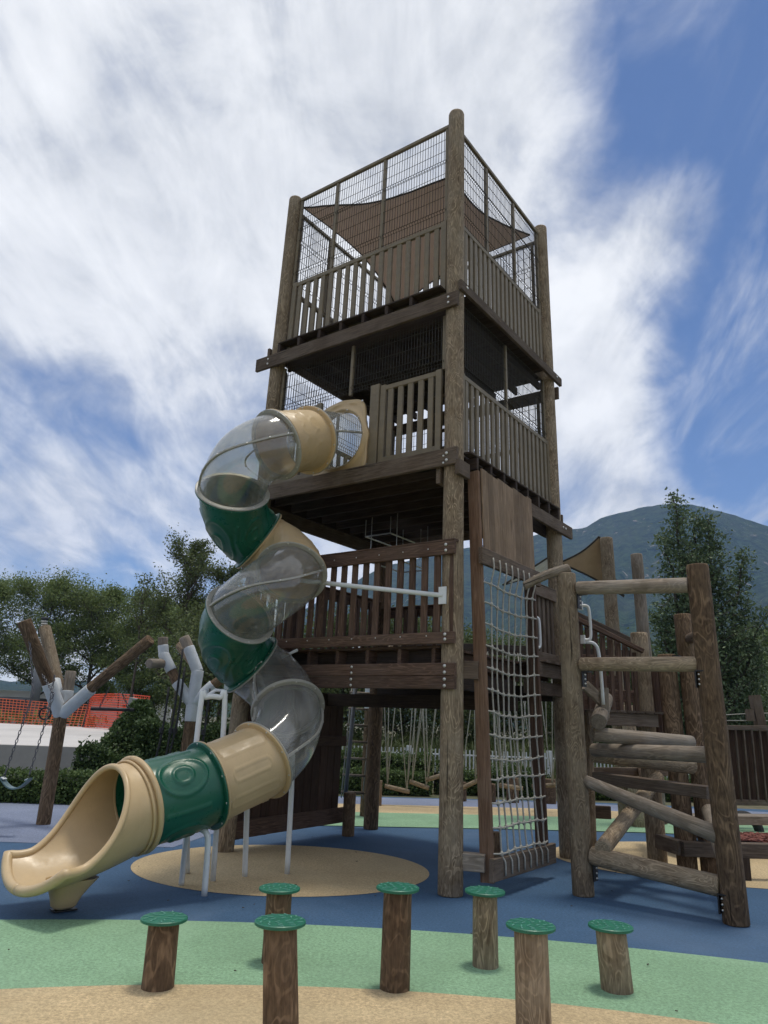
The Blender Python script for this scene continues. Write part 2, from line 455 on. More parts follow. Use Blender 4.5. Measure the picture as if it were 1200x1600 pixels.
_pc = {}
def plank(name, A, B, w, t, m, parent=None, side=None, ch=.006):
    """a timber from A to B; w is its size along 'side', t the other one. Its own Z runs along it."""
    A, B = V(A), V(B); z = B - A; L = z.length; z.normalize()
    sd = V(side) if side is not None else (V((0, 0, 1)) if abs(z.z) < .9 else V((1, 0, 0)))
    x = (sd - z * sd.dot(z)).normalized(); y = z.cross(x)
    key = (round(w, 3), round(t, 3), round(L, 2), m.name)
    if key not in _pc:
        c = min(ch, w * .25, t * .25)
        prof = [(-w/2 + c, -t/2), (w/2 - c, -t/2), (w/2, -t/2 + c), (w/2, t/2 - c), (w/2 - c, t/2), (-w/2 + c, t/2), (-w/2, t/2 - c), (-w/2, -t/2 + c)]
        vs = [(a, b, zz) for zz in (-L / 2, L / 2) for a, b in prof]
        fs = [tuple(range(7, -1, -1)), tuple(range(8, 16))] + [(k, (k + 1) % 8, (k + 1) % 8 + 8, k + 8) for k in range(8)]
        _pc[key] = mesh(name, vs, fs, m)
    o = bpy.data.objects.new(name, _pc[key])
    c = (A + B) / 2
    W = Matrix(((x.x, y.x, z.x, c.x), (x.y, y.y, z.y, c.y), (x.z, y.z, z.z, c.z), (0, 0, 0, 1)))
    return put(o, W, parent)
def log(name, A, B, r0, r1=None, m=None, parent=None, dome=.25, seed=None, n=24, bend=.0):
    """a round timber from A to B with softly uneven sides"""
    A, B = V(A), V(B); z = B - A; L = z.length; z.normalize(); r1 = r1 or r0; m = m or M['log']
    sd = V((0, 0, 1)) if abs(z.z) < .9 else V((1, 0, 0))
    x = (sd - z * sd.dot(z)).normalized(); y = z.cross(x)
    sdn = random.random() * 99 if seed is None else seed
    nr = max(4, int(L / .25))
    st = [(-L/2, .93 if dome else .98), (-L/2 + .012, 1)] + [(-L/2 + L * i / nr, 1) for i in range(1, nr)] + [(L/2 - r1 * dome * .5 - .01, 1)]
    if dome: st += [(L/2 - r1 * dome * .2, .93), (L/2, .7)]
    else: st += [(L/2, .97)]
    vs = []; fs = []
    for zz, k in st:
        f = zz / L + .5; r = (r0 + (r1 - r0) * f) * k
        bx = bend * math.sin(f * math.pi)
        for j in range(n):
            a = 2 * math.pi * j / n
            rr = r * (1 + .035 * noise.noise(V((math.cos(a) * 1.3 + sdn, math.sin(a) * 1.3, zz * 1.1))))
            vs.append((math.cos(a) * rr + bx, math.sin(a) * rr, zz))
    for i in range(len(st) - 1):
        for j in range(n):
            j2 = (j + 1) % n
            fs.append((i * n + j, i * n + j2, (i + 1) * n + j2, (i + 1) * n + j))
    fs.append(tuple(range(n - 1, -1, -1))); fs.append(tuple((len(st) - 1) * n + j for j in range(n)))
    me = mesh(name, vs, fs, m)
    me.polygons.foreach_set('use_smooth', [True] * (len(fs) - 2) + [False] * 2)
    o = bpy.data.objects.new(name, me)
    c = (A + B) / 2
    W = Matrix(((x.x, y.x, z.x, c.x), (x.y, y.y, z.y, c.y), (x.z, y.z, z.z, c.z), (0, 0, 0, 1)))
    return put(o, W, parent)
_bm = []
def bolt(P, nrm, parent, r=.018):
    if not _bm:
        n = 8; vs = [(math.cos(a) * q, math.sin(a) * q, h) for q, h in ((1, 0), (.85, .35), (.3, .5)) for a in [2 * math.pi * k / n for k in range(n)]]
        fs = [(i * n + k, i * n + (k + 1) % n, (i + 1) * n + (k + 1) % n, (i + 1) * n + k) for i in range(2) for k in range(n)] + [tuple(16 + k for k in range(8))]
        _bm.append(mesh('bolt', vs, fs, M['steel'], True))
    o = bpy.data.objects.new('bolt', _bm[0])
    q = V(nrm).to_track_quat('Z', 'Y').to_matrix().to_4x4()
    return put(o, Matrix.Translation(V(P)) @ q @ Matrix.Scale(r, 4), parent)
def pipe(name, pts, r, m, parent, n=12, smooth=True):
    vs, fs = tube_geo(pts, r, n)
    return obj(name, vs, fs, m, parent, smooth)
def sheet(name, pts, z, m, kind='structure', lift=.004):
    """flat ground area from an outline"""
    n = len(pts)
    vs = [(x, y, z) for x, y in pts]
    o = obj(name, vs, [tuple(range(n))], m)
    return tag(o, kind=kind)

# ================================================================ SETTING
def ell(cx, cy, rx, ry, n=72, a0=0, a1=2 * math.pi):
    return [(cx + rx * math.cos(a0 + (a1 - a0) * i / n), cy + ry * math.sin(a0 + (a1 - a0) * i / n)) for i in range(n)]

# open ground out to the foot of the mountain
gv = []; gf = []
rings = [0, 20, 60, 200, 600, 1500, 3400]; ns = 48
for r in rings[1:]:
    for k in range(ns): gv.append((r * math.cos(2 * math.pi * k / ns), r * math.sin(2 * math.pi * k / ns), -.02))
gv.append((0, 0, -.02))
for i in range(len(rings) - 2):
    for k in range(ns):
        k2 = (k + 1) % ns; gf.append((i * ns + k, i * ns + k2, (i + 1) * ns + k2, (i + 1) * ns + k))
for k in range(ns): gf.append((len(gv) - 1, k, (k + 1) % ns))
tag(obj('ground', gv, gf, M['ground']), kind='structure')

sheet('blue_rubber_surface', [(-13, -9), (14, -9), (14, 19.0), (5, 19.1), (0, 18.3), (-4, 17.2), (-9, 14.1), (-13, 14.0)], 0, M['r_blue'])
def band(y0, y1, x0=-3.2, x1=14, s=.38, n=40):
    """a gently curved strip across the far side of the play area"""
    f = lambda x, y: y + .9 * math.tanh((x - .3) * .18) - .12 * max(0, x - 5)
    xs = [x0 + (x1 - x0) * i / n for i in range(n + 1)]
    return [(x, f(x, y0)) for x in xs] + [(x, f(x, y1)) for x in reversed(xs)]
sheet('pale_blue_band', band(16.4, 18.1), .004, M['r_pale'])
sheet('tan_band', band(15.0, 16.6), .008, M['r_tan'])
sheet('green_band', band(13.2, 15.15), .012, M['r_green'])
sheet('faded_blue_surface', [(-13, 10.35), (-5, 10.33), (-2.6, 10.45), (-2.3, 12), (-2.4, 14.5), (-3, 17.2), (-4, 17.2), (-9, 14.1), (-13, 14.0)], .004, M['r_pale'])
sheet('tan_circle', ell(-1.03, 9.47, 1.74, 1.52), .004, M['r_tan'])
sheet('tan_oval', ell(5.1, 11.05, 2.55, 1.75), .004, M['r_tan'])
sheet('green_disc', ell(-.6, -5.85, 12.83, 12.83, 160), .004, M['r_green'])
sheet('near_tan_disc', ell(-.2, -2.53, 8.0, 8.0, 140), .008, M['r_tan'])

# forested mountain ridge: heights above the eye by compass direction
AZ = [-75, -60, -45, -30, -19, -8, 0, 6, 11.4, 14.4, 16, 17.4, 20.2, 22, 23.9, 26.4, 28.9, 34, 42, 55, 75]
EL = [1.2, 1.3, 1.4, 1.5, 2.2, 7.0, 11.9, 13.4, 14.4, 14.95, 15.0, 15.8, 16.35, 16.55, 16.4, 15.5, 14.4, 12.2, 9.5, 6, 3]
mv = []; mf = []; NA, NR = 420, 90
for i in range(NA + 1):
    az = -74 + 148 * i / NA
    el = float(np.interp(az, AZ, EL)) + .10 * noise.noise(V((az * 1.1, 3, 0))) + .05 * noise.noise(V((az * 4.2, 7, 0)))
    for j in range(NR + 1):
        q = j / NR; r = 700 + 2300 * q
        s = (min(1, q / .74)) ; s = s ** 1.35 if s < 1 else 1 - .5 * ((q - .74) / .26) ** 2
        H = math.tan(rad(el)) * 2402
        gul = (1 - abs(noise.noise(V((az * .22, q * 1.2, 5))))) ** 2 * .16 + .10 * noise.noise(V((az * .5, q * 5, 1))) + .05 * noise.noise(V((az * 1.6, q * 12, 4)))
        env = max(0, 1 - abs(q - .40) / .34)
        z = H * s * (1 - env * gul * 1.2)
        mv.append((r * math.sin(rad(az)), r * math.cos(rad(az)), max(-1, z - .5)))
for i in range(NA):
    for j in range(NR):
        a = i * (NR + 1) + j; mf.append((a, a + NR + 1, a + NR + 2, a + 1))
tag(obj('mountain', mv, mf, M['mountain'], smooth=True), kind='structure')

# ================================================================ TOWER
TAZ = rad(36.137)
DR = V((math.sin(TAZ), math.cos(TAZ), 0)); DL = V((-math.cos(TAZ), math.sin(TAZ), 0))
TF = V((.851, 8.3336, 0)); W1, W2, TK = 3.40, 3.20, .0081
TC = TF + DL * W1 / 2 + DR * W2 / 2
def T(u, v, z):
    """tower frame: u along its left face, v along its right face, both from the front post; it narrows upward"""
    P = TF + DL * u + DR * v; P = P + (TC - P) * TK * z; P.z = z
    return P
OUTL, OUTR = -DR, -DL      # outward normals of the left and the right face
tower = thing('play_tower', TF + DL * W1 / 2 + DR * W2 / 2, 'tall three-storey timber play tower with wire mesh sides rising behind the stumps', 'play tower')
PR = .122
log('post', T(0, 0, 0), T(0, 0, 10.22), PR + .01, PR - .008, M['log'], tower, .45)
log('post', T(W1, 0, 0), T(W1, 0, 10.14), PR, PR - .012, M['log'], tower, .4)
log('post', T(0, W2, 0), T(0, W2, 10.18), PR, PR - .012, M['log'], tower, .4)
log('post', T(W1, W2, 0), T(W1, W2, 10.15), PR, PR - .012, M['log_warm'], tower, .4)

def beamL(z0, z1, u0, u1, v, t=.05, m='plank', name='beam'):
    zc_ = (z0 + z1) / 2
    return plank(name, T(u1, v, zc_), T(u0, v, zc_), z1 - z0, t, M[m], tower)
def beamR(z0, z1, v0, v1, u, t=.05, m='plank', name='beam'):
    zc_ = (z0 + z1) / 2
    return plank(name, T(u, v0, zc_), T(u, v1, zc_), z1 - z0, t, M[m], tower)
def faceL(u, z, off): return T(u, 0, z) + OUTL * off
def faceR(v, z, off): return T(0, v, z) + OUTR * off
e = PR + .027
# --- top deck: beams on the outside of the posts, joists along v, boards along u
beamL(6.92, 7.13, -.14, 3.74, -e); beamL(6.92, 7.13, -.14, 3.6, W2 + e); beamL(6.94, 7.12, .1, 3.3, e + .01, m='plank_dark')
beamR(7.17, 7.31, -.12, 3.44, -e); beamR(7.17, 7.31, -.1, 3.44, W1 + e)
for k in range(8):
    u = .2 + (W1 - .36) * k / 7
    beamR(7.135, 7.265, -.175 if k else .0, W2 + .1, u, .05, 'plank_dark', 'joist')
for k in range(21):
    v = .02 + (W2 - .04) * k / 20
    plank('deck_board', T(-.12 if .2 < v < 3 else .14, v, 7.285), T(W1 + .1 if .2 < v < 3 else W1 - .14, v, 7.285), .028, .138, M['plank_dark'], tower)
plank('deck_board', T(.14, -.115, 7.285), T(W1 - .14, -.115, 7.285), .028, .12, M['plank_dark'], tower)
# --- middle deck: joists along u, boards along v
beamL(4.72, 4.94, -.14, 3.62, -e, .055, 'plank'); beamL(4.72, 4.94, -.1, 3.6, W2 + e)
beamR(4.58, 4.77, 1.5, 3.56, -e); beamR(4.58, 4.77, 1.4, 3.3, e + .02, m='plank_dark')
plank('beam_end', T(-e, -.17, 4.68), T(-e, .10, 4.68), .19, .06, M['plank'], tower)
plank('beam_end', T(.17, -.1, 4.63), T(.17, .05, 4.63), .2, .06, M['plank'], tower)
beamR(4.58, 4.86, -.1, 3.3, W1 + e)
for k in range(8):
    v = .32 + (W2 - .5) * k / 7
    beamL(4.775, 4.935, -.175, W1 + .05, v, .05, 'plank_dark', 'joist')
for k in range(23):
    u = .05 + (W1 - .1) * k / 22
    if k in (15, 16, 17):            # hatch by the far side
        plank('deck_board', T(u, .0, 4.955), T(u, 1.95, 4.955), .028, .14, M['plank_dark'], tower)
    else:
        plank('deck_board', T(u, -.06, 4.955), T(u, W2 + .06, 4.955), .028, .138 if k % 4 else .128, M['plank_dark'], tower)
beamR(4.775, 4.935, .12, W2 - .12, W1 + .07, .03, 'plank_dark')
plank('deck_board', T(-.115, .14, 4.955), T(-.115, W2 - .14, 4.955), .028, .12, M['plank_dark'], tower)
# --- lower deck
beamL(2.075, 2.215, -.13, 3.5, -e, .055, 'plank_red'); beamL(2.22, 2.36, -.13, 3.5, -e, .055, 'plank_red')
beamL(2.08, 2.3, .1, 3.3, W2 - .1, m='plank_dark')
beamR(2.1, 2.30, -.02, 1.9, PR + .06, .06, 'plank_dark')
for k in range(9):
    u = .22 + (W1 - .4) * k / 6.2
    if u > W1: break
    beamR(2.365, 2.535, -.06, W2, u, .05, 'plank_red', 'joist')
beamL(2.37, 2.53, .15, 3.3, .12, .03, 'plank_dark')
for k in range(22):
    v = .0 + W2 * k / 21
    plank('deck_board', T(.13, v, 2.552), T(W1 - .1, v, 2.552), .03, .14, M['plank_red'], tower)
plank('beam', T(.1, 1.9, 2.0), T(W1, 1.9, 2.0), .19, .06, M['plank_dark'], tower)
# deck carried on to the right behind the net frame
beamR(2.37, 2.55, 1.9, 3.6, -e, .055, 'plank'); beamR(2.14, 2.32, 1.9, 3.6, -e + .12, .055, 'plank')
for k in range(10):
    plank('deck_board', T(-.25, 2.2 + .15 * k, 2.572), T(.15, 2.2 + .15 * k, 2.572), .03, .14, M['plank'], tower)

# --- painted balustrades and wire mesh
def face_pt(face, s, z, off):
    if face == 'L': return T(s, 0, z) + OUTL * off
    if face == 'R': return T(0, s, z) + OUTR * off
    if face == 'BL': return T(W1, s, z) - OUTR * off
    return T(s, W2, z) - OUTL * off
def face_n(face): return {'L': OUTL, 'R': OUTR, 'BL': -OUTR, 'BR': -OUTL}[face]
def balustrade(face, s0, s1, z0, z1, n, off=.02, m='olive', sw=.078, st=.036, name='balustrade', rail=.07, ends=True):
    b = sub(name, tower, face_pt(face, (s0 + s1) / 2, z0, off)); mm = M[m]; nn = face_n(face)
    P = lambda s, z, o=0: face_pt(face, s, z, off + o)
    plank('top_rail', P(s0, z1 - rail / 2), P(s1, z1 - rail / 2), rail, .05, mm, b)
    plank('bottom_rail', P(s0, z0 + rail / 2), P(s1, z0 + rail / 2), rail, .045, mm, b)
    if ends:
        ds = P(1, z0) - P(0, z0)
        plank('end_board', P(s0 - .045, z0 - .03), P(s0 - .045, z1 + .01), .09, .055, mm, b, ds)
        plank('end_board', P(s1 + .045, z0 - .03), P(s1 + .045, z1 + .01), .09, .055, mm, b, ds)
    for k in range(n):
        s = s0 + (s1 - s0) * (k + .5) / n + random.uniform(-.004, .004)
        plank('slat', P(s, z0 + rail), P(s, z1 - rail), sw, st, mm, b, P(1, z0) - P(0, z0), .004)
    return b
balustrade('L', .24, 3.14, 7.27, 8.42, 17, -.01)
balustrade('R', .24, 2.93, 7.36, 8.42, 18, -.01)
balustrade('BL', .2, 3.0, 7.3, 8.42, 15, -.02)
balustrade('BR', .2, 3.2, 7.3, 8.42, 15, -.02)
gate = balustrade('L', .28, 1.12, 5.0, 6.12, 5, .0, sw=.08)
plank('post_board', face_pt('L', 1.30, 4.97, .0), face_pt('L', 1.30, 6.16, .0), .15, .09, M['olive'], tower, DL)
balustrade('L', 2.42, 3.2, 5.0, 6.12, 6, .0)
balustrade('R', .24, 3.03, 4.98, 6.10, 18, .0)
balustrade('BL', .2, 3.0, 5.0, 6.12, 14, -.02)
balustrade('BR', .2, 2.2, 5.0, 6.12, 11, -.02)
def mesh_side(face, s0, s1, z0, z1, off, folds, muls, top=True, dv=.05):
    mp_ = sub('mesh_panel', tower, face_pt(face, (s0 + s1) / 2, z0, off))
    P = lambda s, z, o=0: face_pt(face, s, z, off + o)
    mb = MB(); r = .0048
    prof = [z0]; 
    for f in folds: prof += [f - .03, f, f + .03]
    prof.append(z1)
    n = int((s1 - s0) / dv)
    for k in range(n + 1):
        s = s0 + (s1 - s0) * k / n
        pts = [P(s, z, .028 if z in folds else 0) for z in prof]
        mb.tube(pts, r * .9, 4, False)
    z = z0 + .02
    zs = []
    while z < z1: zs.append(z); z += .2
    for f in folds: zs += [f - .03, f + .03]
    for z in zs: mb.tube([P(s0, z, .008), P(s1, z, .008)], r, 4, False)
    w_ = mb.build('wire_mesh', M['wire'], mp_); w_['kind'] = 'stuff'
    if top:
        plank('top_rail', P(s0 - .1, z1), P(s1 + .1, z1), .055, .05, M['olive'], mp_)
    ds = P(1, z0) - P(0, z0)
    for s in (s0, s1) + tuple(muls):
        plank('upright', P(s, z0 - .02, -.01), P(s, z1 - (.03 if top else 0), -.01), .05, .045, M['olive'], mp_, ds)
    return mp_
mesh_side('L', .17, W1 - .16, 8.43, 10.06, -.01, (8.62, 9.46), (1.38, 2.40))
mesh_side('R', .17, W2 - .16, 8.43, 9.99, -.01, (8.62, 9.40), (1.02, 2.04))
mesh_side('BL', .17, W2 - .16, 8.43, 9.9, -.02, (8.62, 9.4), (1.0, 2.05), dv=.06)
mesh_side('BR', .17, W1 - .16, 8.43, 9.9, -.02, (8.62, 9.4), (1.2, 2.3), dv=.06)
mesh_side('L', .17, W1 - .16, 6.15, 6.92, -.01, (6.25,), (1.80,), False)
mesh_side('R', .17, W2 - .16, 6.12, 7.15, -.01, (6.22,), (1.60,), False)
mesh_side('BL', .17, W2 - .16, 6.14, 6.95, -.02, (6.25,), (1.6,), False, .06)
mesh_side('BR', .17, W1 - .16, 6.14, 6.95, -.02, (6.25,), (1.6,), False, .06)
# inner ladder between middle and top deck
il = sub('inner_ladder', tower, T(1.6, 2.5, 5))
for u in (1.35, 1.85): plank('stringer', T(u, 2.7, 4.97), T(u, 2.35, 7.2), .09, .04, M['plank_dark'], il)
for k in range(7): plank('rung', T(1.37, 2.66 - .05 * k, 5.25 + .29 * k), T(1.83, 2.66 - .05 * k, 5.25 + .29 * k), .03, .09, M['plank'], il, (0, 0, 1))
# two hanging grids below the middle deck, over the hatch
for (u0, v0, z) in ((2.1, 1.6, 4.5), (1.9, 1.5, 4.05)):
    hg = MB()
    for q in range(2):
        hg.tube([T(u0 + .5 * q, v0, z), T(u0 + .5 * q, v0 + .9, z)], .012, 6)
        hg.tube([T(u0, v0 + .9 * q, z), T(u0 + .5, v0 + .9 * q, z)], .012, 6)
        for q2 in range(2): hg.tube([T(u0 + .5 * q, v0 + .9 * q2, z), T(u0 + .5 * q, v0 + .9 * q2, 4.77)], .006, 5)
    hg.build('hanging_bar', M['steel'], tower)

# --- lower wooden balustrade
def lowrail(face, s0, s1, z0, z1, n, off, m='plank_red', rt=.16, rb=.13):
    b = sub('wooden_balustrade', tower, face_pt(face, (s0 + s1) / 2, z0, off))
    P = lambda s, z, o=0: face_pt(face, s, z, off + o)
    plank('top_rail', P(s0, z1 - rt / 2), P(s1, z1 - rt / 2), rt, .045, M[m], b)
    plank('bottom_rail', P(s0, z0 + rb / 2), P(s1, z0 + rb / 2), rb, .045, M[m], b)
    ds = P(1, z0) - P(0, z0)
    for k in range(n):
        s = s0 + (s1 - s0) * (k + .5) / n
        plank('slat', P(s, z0 + .05, -.045), P(s, z1 - .05, -.045), .085, .035, M[m], b, ds)
    plank('cap_board', P(s0, z1 + .012, -.03), P(s1, z1 + .012, -.03), .024, .11, M[m], b, (0, 0, 1))
    return b
lowrail('L', -.12, 3.5, 2.575, 3.765, 20, e)
lowrail('BL', .1, 3.1, 2.575, 3.72, 17, .0)
lowrail('R', 2.15, 3.1, 2.60, 3.68, 6, .02, 'plank')
lowrail('BR', 1.7, 3.3, 2.575, 3.6, 8, .0)
# --- brown board wall under the lower deck on the far-left side
bw = sub('climbing_wall', tower, T(W1, 1.3, 0))
for k in range(13):
    v = .17 + .172 * k
    plank('wall_board', T(W1 + .02, v, .12 + .005 * k), T(W1 + .02, v, 2.1), .165, .03, M['panel'], bw, DR)
plank('wall_rail', T(W1 - .03, .05, .25), T(W1 - .03, 2.42, .28), .22, .05, M['plank_red'], bw)
plank('wall_rail', T(W1 - .03, .05, 1.38), T(W1 - .03, 2.36, 1.38), .15, .05, M['panel'], bw)
log('short_post', V((-.35, 12.08, 0)), V((-.35, 12.08, .62)), .095, .095, M['log_warm'], bw, 0)

# bolts at the beam ends
for z in (2.11, 2.18, 2.255, 2.325, 2.62, 2.675, 3.65, 3.72):
    bolt(faceL(-.005, z, e + .03), OUTL, tower, .021)
    if z < 2.4: bolt(faceL(1.33, z, e + .03), OUTL, tower, .018)
for z in (4.78, 4.87):
    bolt(faceL(.0, z, e + .03), OUTL, tower, .021)
    bolt(faceL(.045, z - .03, e + .03), OUTL, tower, .015)
for z in (6.98, 7.06):
    bolt(faceL(.0, z, e + .028), OUTL, tower, .018); bolt(faceL(W1 + .05, z, e + .028), OUTL, tower, .018)
for v, z in ((0.02, 7.24), (W2, 7.24), (W2 + .05, 4.68), (W2 - .05, 4.68)): bolt(faceR(v, z, e + .03), OUTR, tower, .018)
for k in range(9):
    bolt(faceL(.25 + .37 * k, 2.665, e + .024), OUTL, tower, .009); bolt(faceL(.25 + .37 * k, 3.69, e + .024), OUTL, tower, .009)

# --- brown shade sail in the top storey
def sail(name, corners, m, label, n=16, sag=.25, hang=0.0, hemr=.014):
    """four-cornered cloth with hollow edges; corners in order around it"""
    A, B, C, D = [V(c) for c in corners]; cen = (A + B + C + D) / 4
    th = thing(name, cen, label, 'shade sail')
    vs = []; fs = []
    for i in range(n + 1):
        for j in range(n + 1):
            s, t_ = i / n, j / n
            P = (A * (1 - s) + B * s) * (1 - t_) + (D * (1 - s) + C * s) * t_
            # pull the edges towards the middle
            k = sag * (4 * s * (1 - s) * ((1 - t_) ** 6 + t_ ** 6) + 4 * t_ * (1 - t_) * ((1 - s) ** 6 + s ** 6))
            P = P + (cen - P) * k
            P.z += .012 * math.sin(9 * s + 3 * t_) + .015 * noise.noise(P * 2.5) - hang * 16 * s * (1 - s) * t_ * (1 - t_)
            vs.append(P)
    vs2 = [p - V((0, 0, .006)) for p in vs]
    q = (n + 1)
    for i in range(n):
        for j in range(n):
            a = i * q + j; fs.append((a, a + q, a + q + 1, a + 1)); b = len(vs) + a; fs.append((b, b + 1, b + q + 1, b + q))
    obj('cloth', vs + vs2, fs, m, th, True)
    rim = [i * q for i in range(n + 1)], [n * q + j for j in range(n + 1)], [i * q + n for i in range(n, -1, -1)], [j for j in range(n, -1, -1)]
    hb = MB()
    for r_ in rim: hb.tube([vs[i] for i in r_], hemr, 6)
    hb.build('hem', M['sail_hem'], th)
    return th
sail('shade_sail', (T(.14, .14, 9.28), T(3.30, .12, 10.0), T(3.15, 3.0, 9.45), T(.12, 2.98, 9.95)), M['sail'],
     'brown shade sail stretched inside the mesh cage on top of the tower', 20, .16)

# ================================================================ TUBE SLIDE
slide = thing('tube_slide', (-1.4, 8.9, 0), 'spiral tube slide of green, beige and clear plastic sections wound in front of the tower', 'slide')
R0 = .395
CP = [(-.52, 9.58, 5.46), (-.603, 9.476, 5.434), (-1.017, 8.878, 5.197), (-1.365, 8.431, 4.944), (-1.682, 8.254, 4.654), (-1.845, 8.43, 4.308), (-1.833, 8.839, 4.073),
      (-1.607, 9.153, 3.886), (-1.287, 9.104, 3.693), (-1.112, 8.819, 3.419), (-1.332, 8.55, 3.131), (-1.67, 8.718, 2.869),
      (-1.815, 9.123, 2.591), (-1.62, 9.46, 2.34), (-1.309, 9.433, 2.126), (-1.064, 9.13, 1.803), (-1.05, 8.754, 1.484),
      (-1.24, 8.45, 1.243), (-1.479, 8.22, 1.113), (-1.72, 8.00, 1.0), (-2.0, 7.76, .90), (-2.30, 7.50, .82)]
def seg_pts(i, j, n=10): return catmull(CP, n)[i * n:j * n + 1]
def sframe(pts, i):
    a = pts[max(0, i - 1)]; b = pts[min(len(pts) - 1, i + 1)]
    t = (b - a).normalized(); x = t.cross(V((0, 0, 1))).normalized(); y = x.cross(t).normalized()
    return pts[i], t, x, y          # y points up, x to the right of travel
ALLP = catmull(CP, 10)
def sec(i, r, a):
    p, t, x, y = FRM[i]
    return p + x * (r * math.cos(a)) + y * (r * math.sin(a))
FRM = [sframe(ALLP, i) for i in range(len(ALLP))]
def knot_relief(s, a):
    """raised rings like knots in wood, s 0..1 along, a angle"""
    h = 0
    for (cs, ca, rs, ra) in ((.5, .9, .34, .50), (.5, 2.5, .32, .48), (.5, 4.3, .34, .5), (.5, 5.6, .30, .34)):
        da = (a - ca + math.pi) % (2 * math.pi) - math.pi
        d = math.hypot((s - cs) / rs, da / ra)
        for q in (.42, .72, 1.0):
            h = max(h, math.exp(-((d - q) / .07) ** 2) * (.016 if q != .72 else 0))
    for ca in (1.7, 3.4, 5.0, 0.2):
        da = (a - ca + math.pi) % (2 * math.pi) - math.pi
        if .2 < s < .8: h = max(h, .013 * math.exp(-(da / .045) ** 2))
    return h
def bark_relief(s, a):
    h = 0
    for k in range(9):
        ca = k * 2 * math.pi / 9 + .15
        da = (a - ca + math.pi) % (2 * math.pi) - math.pi
        dd = max(abs(s - .5) - (.34 if k % 2 else .26), 0) * 2.2
        d = math.hypot(dd, da) / .15
        h = max(h, .009 * math.exp(-((d - 1) / .13) ** 2))
    return h
def scale_relief(s, a):
    h = 0
    for row in range(2):
        cs = .36 + .26 * row
        for k in range(14):
            ca = (k + .5 * row) * 2 * math.pi / 14
            da = (a - ca + math.pi) % (2 * math.pi) - math.pi
            d = math.hypot((s - cs) / .15, da / .2)
            if s > cs - .02: h = max(h, .006 * math.exp(-((d - 1) / .1) ** 2))
    return h
def tube_seg(i0, i1, m, relief=None, na=128, name='tube_section', clear=False):
    """i0, i1 index the centre line; doubled skin"""
    sub_n = 1
    vs = []; fs = []
    idx = []
    steps = (i1 - i0) * (5 if relief else 2)
    for k in range(steps + 1):
        f = i0 + (i1 - i0) * k / steps; idx.append(f)
    def fr(f):
        a = min(int(f), len(FRM) - 2); w_ = f - a
        A, B = FRM[a], FRM[a + 1]
        return [A[q].lerp(B[q], w_) for q in range(4)]
    n1 = len(idx)
    for layer in (0, 1):
        for k, f in enumerate(idx):
            p, t, x, y = fr(f); x = x.normalized(); y = y.normalized()
            for j in range(na):
                a = 2 * math.pi * j / na
                r = R0 if layer == 0 else R0 - .009
                if layer == 0 and relief: r += relief(k / (n1 - 1), a)
                vs.append(p + x * (r * math.cos(a)) + y * (r * math.sin(a)))
    for layer in (0, 1):
        b = layer * n1 * na
        for k in range(n1 - 1):
            for j in range(na):
                j2 = (j + 1) % na
                q = (b + k * na + j, b + k * na + j2, b + (k + 1) * na + j2, b + (k + 1) * na + j)
                fs.append(q if layer == 0 else q[::-1])
    L = n1 * na
    for k in (0, n1 - 1):
        for j in range(na):
            j2 = (j + 1) % na; q = (k * na + j, k * na + j2, L + k * na + j2, L + k * na + j)
            fs.append(q if k == 0 else q[::-1])
    part = obj(name, vs, fs, m, slide, True)
    if clear:      # bolted seams run along both sides of the clear sections
        for a in (0.12, math.pi - .12):
            sb = MB(); pts_in = []; st = 16
            for k in range(st + 1):
                f = i0 + .3 + (i1 - i0 - .6) * k / st
                p, t, x, y = fr(f); d = x * math.cos(a) + y * math.sin(a)
                pts_in.append((p + d * (R0 + .012), d, t))
            for k in range(st):
                (A, d1, t1), (B, d2, t2) = pts_in[k], pts_in[k + 1]
                c1 = d1.cross(t1); c2 = d2.cross(t2)
                q = [A - c1 * .012 - d1 * .014, A + c1 * .012 - d1 * .014, A + c1 * .012 + d1 * .012, A - c1 * .012 + d1 * .012,
                     B - c2 * .012 - d2 * .014, B + c2 * .012 - d2 * .014, B + c2 * .012 + d2 * .012, B - c2 * .012 + d2 * .012]
                sb.add(q, [(0, 1, 5, 4), (1, 2, 6, 5), (2, 3, 7, 6), (3, 0, 4, 7)])
            sb.build('seam', M['clear_seam'], part)
            for k in range(1, st, 3):
                A, d, t = pts_in[k]; bolt(A + d * .012, d, part, .013)
    return part
M['clear_seam'] = plain('clear_seam_plastic', (.34, .33, .29), .35)
def flange(f, m, w_=.022, ro=.448, both=None, dx=0.0):
    a = min(int(f), len(FRM) - 2); q = f - a
    p, t, x, y = [FRM[a][k].lerp(FRM[a + 1][k], q) for k in range(4)]
    t = t.normalized(); p = p + t * dx; x = x.normalized(); y = y.normalized()
    n = 56; vs = []; fs = []
    prof = ((R0 - .002, -w_), (ro - .008, -w_), (ro, -w_ * .5), (ro, w_ * .5), (ro - .008, w_), (R0 - .002, w_))
    for j in range(n):
        d = x * math.cos(2 * math.pi * j / n) + y * math.sin(2 * math.pi * j / n)
        for (r, h) in prof: vs.append(p + d * r + t * h)
    for j in range(n):
        for k in range(6):
            fs.append((j * 6 + k, ((j + 1) % n) * 6 + k, ((j + 1) % n) * 6 + (k + 1) % 6, j * 6 + (k + 1) % 6))
    fl = obj('flange', vs, fs, m, slide, False)
    for j in range(10):
        d = x * math.cos(2 * math.pi * (j + .5) / 10) + y * math.sin(2 * math.pi * (j + .5) / 10)
        bolt(p + d * (R0 + .034) - t * w_, -t, fl, .012); bolt(p + d * (R0 + .034) + t * w_, t, fl, .012)
    return fl
